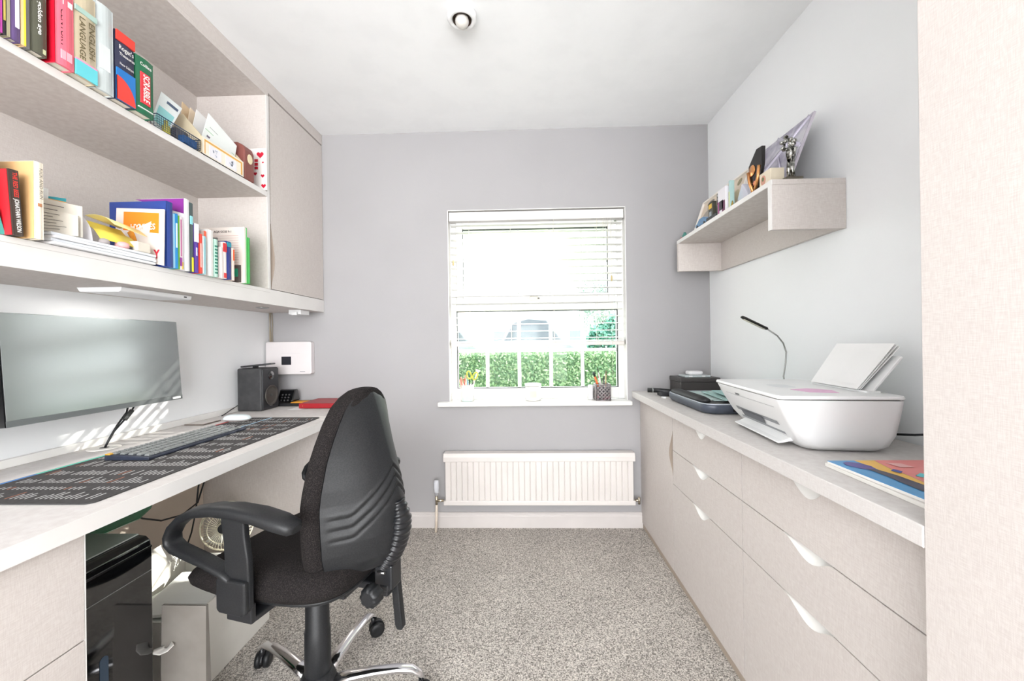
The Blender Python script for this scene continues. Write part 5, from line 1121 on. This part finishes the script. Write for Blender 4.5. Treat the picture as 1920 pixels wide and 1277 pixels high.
# magazines
mg0 = thing('magazine', 'lower white edged magazine at the wardrobe end of counter', 'magazine', (.88, .83, CZ), group='magazines on the counter')
T = Matrix.Translation((.873, .835, CZ+.0045)) @ Matrix.Rotation(-.03, 4, 'Z')
obj('pages', MB().box(-.158, .10, -.14, .135, -.004, .004, T), plain((240, 236, 230), .6), mg0)
mg = thing('magazine', 'upper magazine with a blue, yellow and pink painted cover', 'magazine', (.88, .82, CZ+.009), group='magazines on the counter')
mx0, mx1, my0, my1, mz = .718, .975, .690, .966, CZ+.0092
obj('pages', MB().box(mx0, mx1, my0, my1, mz, mz+.0055), plain((244, 240, 236), .6), mg)
obj('cover', MB().box(mx0, mx1, my0, my1, mz+.0055, mz+.0065), plain((84, 160, 214), .35), mg)
def cov(poly, col, k):
    obj('cover_shape', MB().quad(*[(mx0+(mx1-mx0)*a, my0+(my1-my0)*b_, mz+.0067+.0003*k) for a, b_ in poly]), plain(col, .35), mg)
cov([(.24, 1), (.42, 1), (.36, .8), (.34, .6), (.31, .45), (.5, .2), (.22, .2), (.17, .4), (.20, .6), (.24, .8)], (250, 200, 90), 0)
cov([(.42, 1), (1, 1), (1, .2), (.5, .2), (.31, .45), (.34, .6), (.36, .8)], (244, 146, 142), 1)
cov([(.08, .93), (.14, .96), (.22, .92), (.25, .84), (.22, .76), (.15, .74), (.09, .80), (.06, .87)], (92, 84, 160), 2)
cov([(.15, .78), (.22, .75), (.25, .62), (.25, .48), (.25, .3), (.16, .2), (.12, .3), (.13, .45), (.15, .6)], (66, 62, 84), 3)
cov([(.30, .72), (.36, .76), (.38, .70), (.32, .66)], (70, 90, 170), 4)
cov([(.44, .92), (.56, .90), (.58, .80), (.46, .80)], (248, 190, 186), 5)
cov([(.38, .60), (.48, .66), (.54, .58), (.44, .50)], (90, 206, 214), 4)
# ------------------------------------------------------------------ window sill items
WZ = .7665
def stickp(a, b_, r, name, m, parent, n=8): obj(name, MB().tube([a, b_], r, n), m, parent)
pc1 = thing('pen_pot', 'round white pot holding scissors and pens on the sill', 'pen pot', (-.352, 2.43, WZ))
obj('pot', MB().lathe((-.352, 2.43, 0), [(.036, WZ+.0005), (.038, WZ+.004), (.042, WZ+.098), (.0435, WZ+.100), (.040, WZ+.0995), (.036, WZ+.01), (.001, WZ+.008)], 30), mat('pot_porcelain', (236, 236, 230), .3, noise=(7, (204, 226, 220), .5, .6, (1, 1, 1))), pc1)
sc = thing('scissors', 'yellow-green handled scissors standing in the white pot', 'scissors', (-.34, 2.43, WZ+.01))
def loop(cx0, cz0, rx, rz, a, y, r=.0035):
    return [(cx0+rx*math.cos(t)*math.cos(a)-rz*math.sin(t)*math.sin(a), y, cz0+rx*math.cos(t)*math.sin(a)+rz*math.sin(t)*math.cos(a)) for t in [2*PI*k/22 for k in range(23)]]
obj('handle_loop', MB().tube(loop(-.338, .925, .013, .024, .25, 2.425), .0038, 8), plain((206, 204, 66), .4), sc); obj('handle_loop', MB().tube(loop(-.302, .918, .013, .024, -.45, 2.432), .0038, 8), plain((206, 204, 66), .4), sc)
obj('blade', MB().tube([(-.334, 2.425, .902), (-.348, 2.428, .79)], .004, 6, flat=.3), DARKMETAL, sc); obj('blade', MB().tube([(-.312, 2.432, .896), (-.345, 2.432, .79)], .004, 6, flat=.3), DARKMETAL, sc)
PG = 'pens in the white pot'
for lbl, x0, z1, x1, col, r in (('coral marker pen at the left of the white pot', -.362, .915, -.385, (226, 140, 120), .0055), ('dark red marker pen in the white pot', -.356, .905, -.368, (196, 96, 84), .005), ('tan brush handle in the white pot', -.352, .925, -.360, (200, 160, 130), .005), ('blue pen near the middle of the white pot', -.346, .893, -.348, (84, 140, 170), .004), ('pink pencil at the far left of the white pot', -.368, .90, -.392, (236, 180, 166), .004)):
    tag(obj('pen', MB().tube([(x0, 2.43+(x0+.352)*.8, .778), (x1, 2.43+(x1+.352)*.8, z1)], r, 10), plain(col, .4)), lbl, 'pen', PG)
tag(obj('plastic_spoon', MB().tube([(-.33, 2.44, .80), (-.295, 2.445, .93), (-.285, 2.445, .955)], [.003, .004, .016], 10, flat=.25, up=(0, 1, 0)), plain((250, 240, 222), .5)), 'cream flat spatula standing tallest in the white pot', 'spatula')
cn = thing('candle_jar', 'white lidded candle jar on the middle of the sill', 'candle', (.052, 2.43, WZ))
obj('jar', MB().lathe((.052, 2.43, 0), [(.042, WZ+.0005), (.046, WZ+.005), (.046, WZ+.082), (.042, WZ+.088)], 32), mat('candle_glass', (238, 236, 230), .15), cn)
obj('lid', MB().lathe((.052, 2.43, 0), [(.049, WZ+.0885), (.050, WZ+.092), (.050, WZ+.100), (.046, WZ+.103), (.001, WZ+.104)], 32), STEEL if False else mat('lid_white', (232, 232, 230), .25), cn)
obj('lid_band', MB().lathe((.052, 2.43, 0), [(.047, WZ+.0865), (.0475, WZ+.0885)], 32), mat('lid_band', (170, 168, 164), .3), cn)
obj('label', MB().box(.032, .072, 2.3815, 2.3838, WZ+.022, WZ+.062), plain((244, 232, 198), .6), cn) 
gp_ = thing('pen_pot', 'square silver lattice metal pot holding brushes on the sill', 'pen pot', (.472, 2.43, WZ))
LAT = mat('lattice_grey', (158, 152, 152), .35, .5)
hx = .043; g = MB(); gz0, gz1 = WZ+.001, WZ+.096
for face in range(4):
    def fpt(u, z, face=face):
        c = (hx, -hx)[face % 2 == 0]
        return (.472+u, 2.43+c, z) if face < 2 else (.472+(hx if face == 2 else -hx), 2.43+u, z)
    n = 4; cell = 2*hx/n
    for k in range(-5, 5):
        for sgn in (1, -1):
            pts = []
            for s_ in range(0, 41):
                z = gz0+(gz1-gz0)*s_/40; u = (-hx+k*cell+(z-gz0)) if sgn > 0 else (hx-k*cell-(z-gz0))
                if -hx <= u <= hx: pts.append(fpt(u, z))
            if len(pts) > 2: g.tube([pts[0], pts[-1]], .0028, 6)
    g.tube([fpt(-hx, gz0), fpt(hx, gz0)], .003, 6).tube([fpt(-hx, gz1), fpt(hx, gz1)], .003, 6).tube([fpt(-hx, gz0), fpt(-hx, gz1)], .003, 6)
    for i in range(4):
        for j in range(4):
            p = Vector(fpt(-hx+cell*(i+.5), gz0+.006+.0235*(j+.5)*.98)); ax_ = Vector((0, 1, 0)) if face < 2 else Vector((1, 0, 0)); s1 = Vector((1, 0, 0)) if face < 2 else Vector((0, 1, 0))
            g.tube([p+s1*(.0062*math.cos(2*PI*k/8))+Vector((0, 0, 1))*(.0062*math.sin(2*PI*k/8)) for k in range(9)], .0014, 4)
g.box(.472-hx, .472+hx, 2.43-hx, 2.43+hx, WZ+.0005, WZ+.003)
obj('lattice', g, LAT, gp_)
obj('dark_liner', MB().box(.472-hx+.004, .472+hx-.004, 2.43-hx+.004, 2.43+hx-.004, WZ+.004, WZ+.074), mat('liner', (66, 62, 66), .7, noise=(22, (150, 60, 80), .55, .62, (1, 1, 1))), gp_)
BG = 'brushes in the lattice pot'
for lbl, a, b_, cols in (('dark bristled brush with an orange ferrule leaning left', (.450, 2.42), (.418, .935), ((232, 110, 60), (44, 58, 52))), ('thin white pencil with dark tip leaning left', (.472, 2.43), (.443, .968), ((238, 236, 230), (60, 60, 60))), ('white marker pen near the middle of the lattice pot', (.468, 2.45), (.455, .920), ((240, 236, 236), (196, 140, 140))), ('short dark nib pen in the middle of the lattice pot', (.478, 2.42), (.482, .912), ((90, 88, 86), (60, 58, 58))), ('copper tipped upright pen at right of the lattice pot', (.494, 2.43), (.497, .945), ((206, 170, 140), (110, 72, 58)))):
    t = thing('paint_brush' if 'brush' in lbl else 'pencil', lbl, 'brush' if 'brush' in lbl else 'pen', (a[0], a[1], WZ+.075), group=BG)
    p0 = Vector((a[0], a[1], WZ+.0755)); p1 = Vector((b_[0], a[1]-.004, b_[1])); q_ = p0.lerp(p1, .72); r = .0065 if 'bristled' in lbl else (.005 if 'short' in lbl or 'marker' in lbl else .0032)
    obj('shaft', MB().tube([p0, q_], r, 10), plain(cols[0], .4), t); obj('tip', MB().tube([q_, q_.lerp(p1, .6), p1], [r, r*(1.3 if 'bristled' in lbl else .8), r*(1.0 if 'bristled' in lbl else .3)], 10), plain(cols[1], .6), t)
t = tag(obj('small_jar', MB().lathe((.405, 2.445, 0), [(.014, WZ+.0005), (.016, WZ+.004), (.016, WZ+.085), (.012, WZ+.09)], 18), mat('jar_white', (232, 232, 232), .3)), 'slim white bottle left of the lattice pot', 'bottle')
# ------------------------------------------------------------------ outside
gd = struct('ground', MB().box(-30, 30, YB+.3, 60, -.7, -.5), mat('lawn', (150, 170, 96), .95, noise=(6, (190, 196, 140), .35, .65, (1, 1, 1)), bump=(60, .4, .02)))
gd['kind'] = 'structure'
# hedge: box core plus leaf cards, nobody could count the leaves
r5 = random.Random(11); g = MB()
hx0, hx1, hy0, hy1, hz0, hz1 = -2.6, 2.8, 4.2, 4.9, -.5, 1.00
g.box(hx0, hx1, hy0+.03, hy1, hz0, hz1-.02)
for k in range(15000):
    x = r5.uniform(-1.6, 1.9); top = r5.random() < .12
    y = r5.uniform(hy0, hy1) if top else hy0+r5.gauss(.015, .02); z = (hz1+r5.gauss(0, .012)) if top else r5.uniform(.35, hz1)
    n_ = Vector((r5.gauss(0, .6), -1+r5.gauss(0, .4), r5.gauss(.4, .6))).normalized(); a_ = n_.orthogonal().normalized(); b2 = n_.cross(a_); an = r5.uniform(0, 6.28); s_ = r5.uniform(.012, .024)
    u = a_*math.cos(an)+b2*math.sin(an); w_ = n_.cross(u); p = Vector((x, y, z))
    g.cur = r5.choice((0, 1, 1, 2)); g.quad(p-u*s_, p-w_*s_*.5, p+u*s_, p+w_*s_*.5)
g.cur = 0
hedge = obj('hedge', g, [plain((88, 122, 86), .7), plain((120, 152, 108), .6), plain((160, 184, 144), .6)], recalc=False)
hedge['kind'] = 'stuff'; hedge['label'] = 'clipped green hedge just outside the window'; hedge['category'] = 'hedge'
def car(label, x, y, s, col, z0=-.5, L_=4.2):
    t = thing('car', label, 'car', (x, y, z0), group='cars parked beyond the hedge')
    prof = [(-.5, .22), (-.5, .48), (-.44, .56), (-.26, .62), (-.14, .93), (.02, 1.0), (.22, .98), (.40, .66), (.49, .60), (.5, .40), (.5, .22)]
    g = MB().prism([(x+a*L_, z0+b_*1.5*s) for a, b_ in prof], lambda a, b_, d: (a, d, b_), y-.8, y+.8)
    obj('body', g, mat('car_paint_%d_%d' % (col[0], col[1]), col, .25, .3), t, .06, 3)
    g = MB().prism([(x+a*L_, z0+b_*1.5*s) for a, b_ in [(-.22, .66), (-.12, .90), (.02, .95), (.20, .93), (.34, .68)]], lambda a, b_, d: (a, d, b_), y-.812, y-.80)
    obj('side_window', g, mat('car_glass', (92, 100, 108), .1), t)
    for wx in (-.32, .32):
        obj('wheel', MB().cyl((x+wx*L_, 0, z0+.33), .32, y-.82, y-.62, 20, axis='y') if False else MB().lathe((x+wx*L_, y-.72, z0+.32), [(.30, -.1), (.32, -.08), (.32, .08), (.30, .1)], 20, axis='x') if False else MB().loft([[(x+wx*L_+.31*math.cos(2*PI*k/20), yy, z0+.31+.31*math.sin(2*PI*k/20)) for k in range(20)] for yy in (y-.825, y-.6)]), DARK, t)
car('silver car parked at the left beyond the hedge', -1.9, 8.2, 1.2, (150, 154, 160), z0=-.12, L_=2.5)
car('pale grey car parked in the middle beyond the hedge', 0.05, 10.6, 1.25, (164, 166, 170), z0=-.12, L_=2.5)
car('white car parked at the right beyond the hedge', 2.7, 8.6, 1.25, (172, 176, 178), z0=-.12, L_=2.4)
struct('ground_1', MB().box(-30, 30, 7, 40, -.5, -.12), mat('pale_road', (196, 194, 190), .9)) 
def house(label, x0, x1, y, zt, col, roof):
    t = thing('house', label, 'house', ((x0+x1)/2, y, -.12), group='houses across the road')
    obj('wall', MB().box(x0, x1, y, y+5, -.12, zt), plain(col, .8), t)
    obj('roof', MB().prism([(y-.3, zt), (y+5.3, zt), (y+2.5, zt+1.4)], lambda a, b_, d: (d, a, b_), x0-.3, x1+.3), plain(roof, .8), t)
    n = max(1, int((x1-x0)/1.6))
    for k in range(n):
        xc = x0+(x1-x0)*(k+.5)/n; w_ = obj('window', MB().box(xc-.45, xc+.45, y-.04, y, .9, 1.9), plain((214, 220, 226), .3), t); obj('pane', MB().box(xc-.38, xc+.38, y-.05, y-.04, .97, 1.83), mat('far_glass', (120, 132, 142), .1), w_)
house('pale brick house at the left beyond the hedge', -7.5, -3.6, 20, 2.4, (226, 206, 196), (180, 168, 160))
house('white house in the middle distance beyond the cars', -2.4, 4.2, 26, 2.0, (236, 234, 230), (206, 204, 204))
def tree(label, x, y, zb_, h, rad, seed, cols, n=2600):
    t = thing('tree', label, 'tree', (x, y, zb_), group='trees beyond the hedge')
    obj('trunk', MB().tube([(x, y, zb_), (x+.03, y, zb_+h*.5), (x, y, zb_+h*.8)], [.09, .06, .03], 10), plain((110, 96, 84), .9), t)
    g = MB(); r = random.Random(seed)
    for k in range(n):
        v = Vector((r.gauss(0, 1), r.gauss(0, 1), r.gauss(0, 1))).normalized()*rad*(.6+.4*r.random()); v.z *= 1.25
        lump = 1+.25*math.sin(v.x*7+seed)*math.cos(v.z*6); p = Vector((x, y, zb_+h*.68))+v*lump
        u = Vector((r.gauss(0, 1), r.gauss(0, 1), r.gauss(0, 1))).normalized(); w_ = u.orthogonal().normalized(); s_ = r.uniform(.03, .07)
        g.cur = r.randrange(2); g.quad(p-u*s_, p-w_*s_*.6, p+u*s_, p+w_*s_*.6)
    obj('foliage', g, [plain(c, .7) for c in cols], t, recalc=False)
tree('dark teal bush at the right edge of the window view', 1.62, 7.4, -.12, 1.75, .42, 3, [(70, 128, 110), (110, 160, 140)])
tree('tall pale grey-green tree beyond the cars at right', 2.45, 12.5, -.12, 3.4, .75, 8, [(140, 164, 150), (170, 190, 176)])
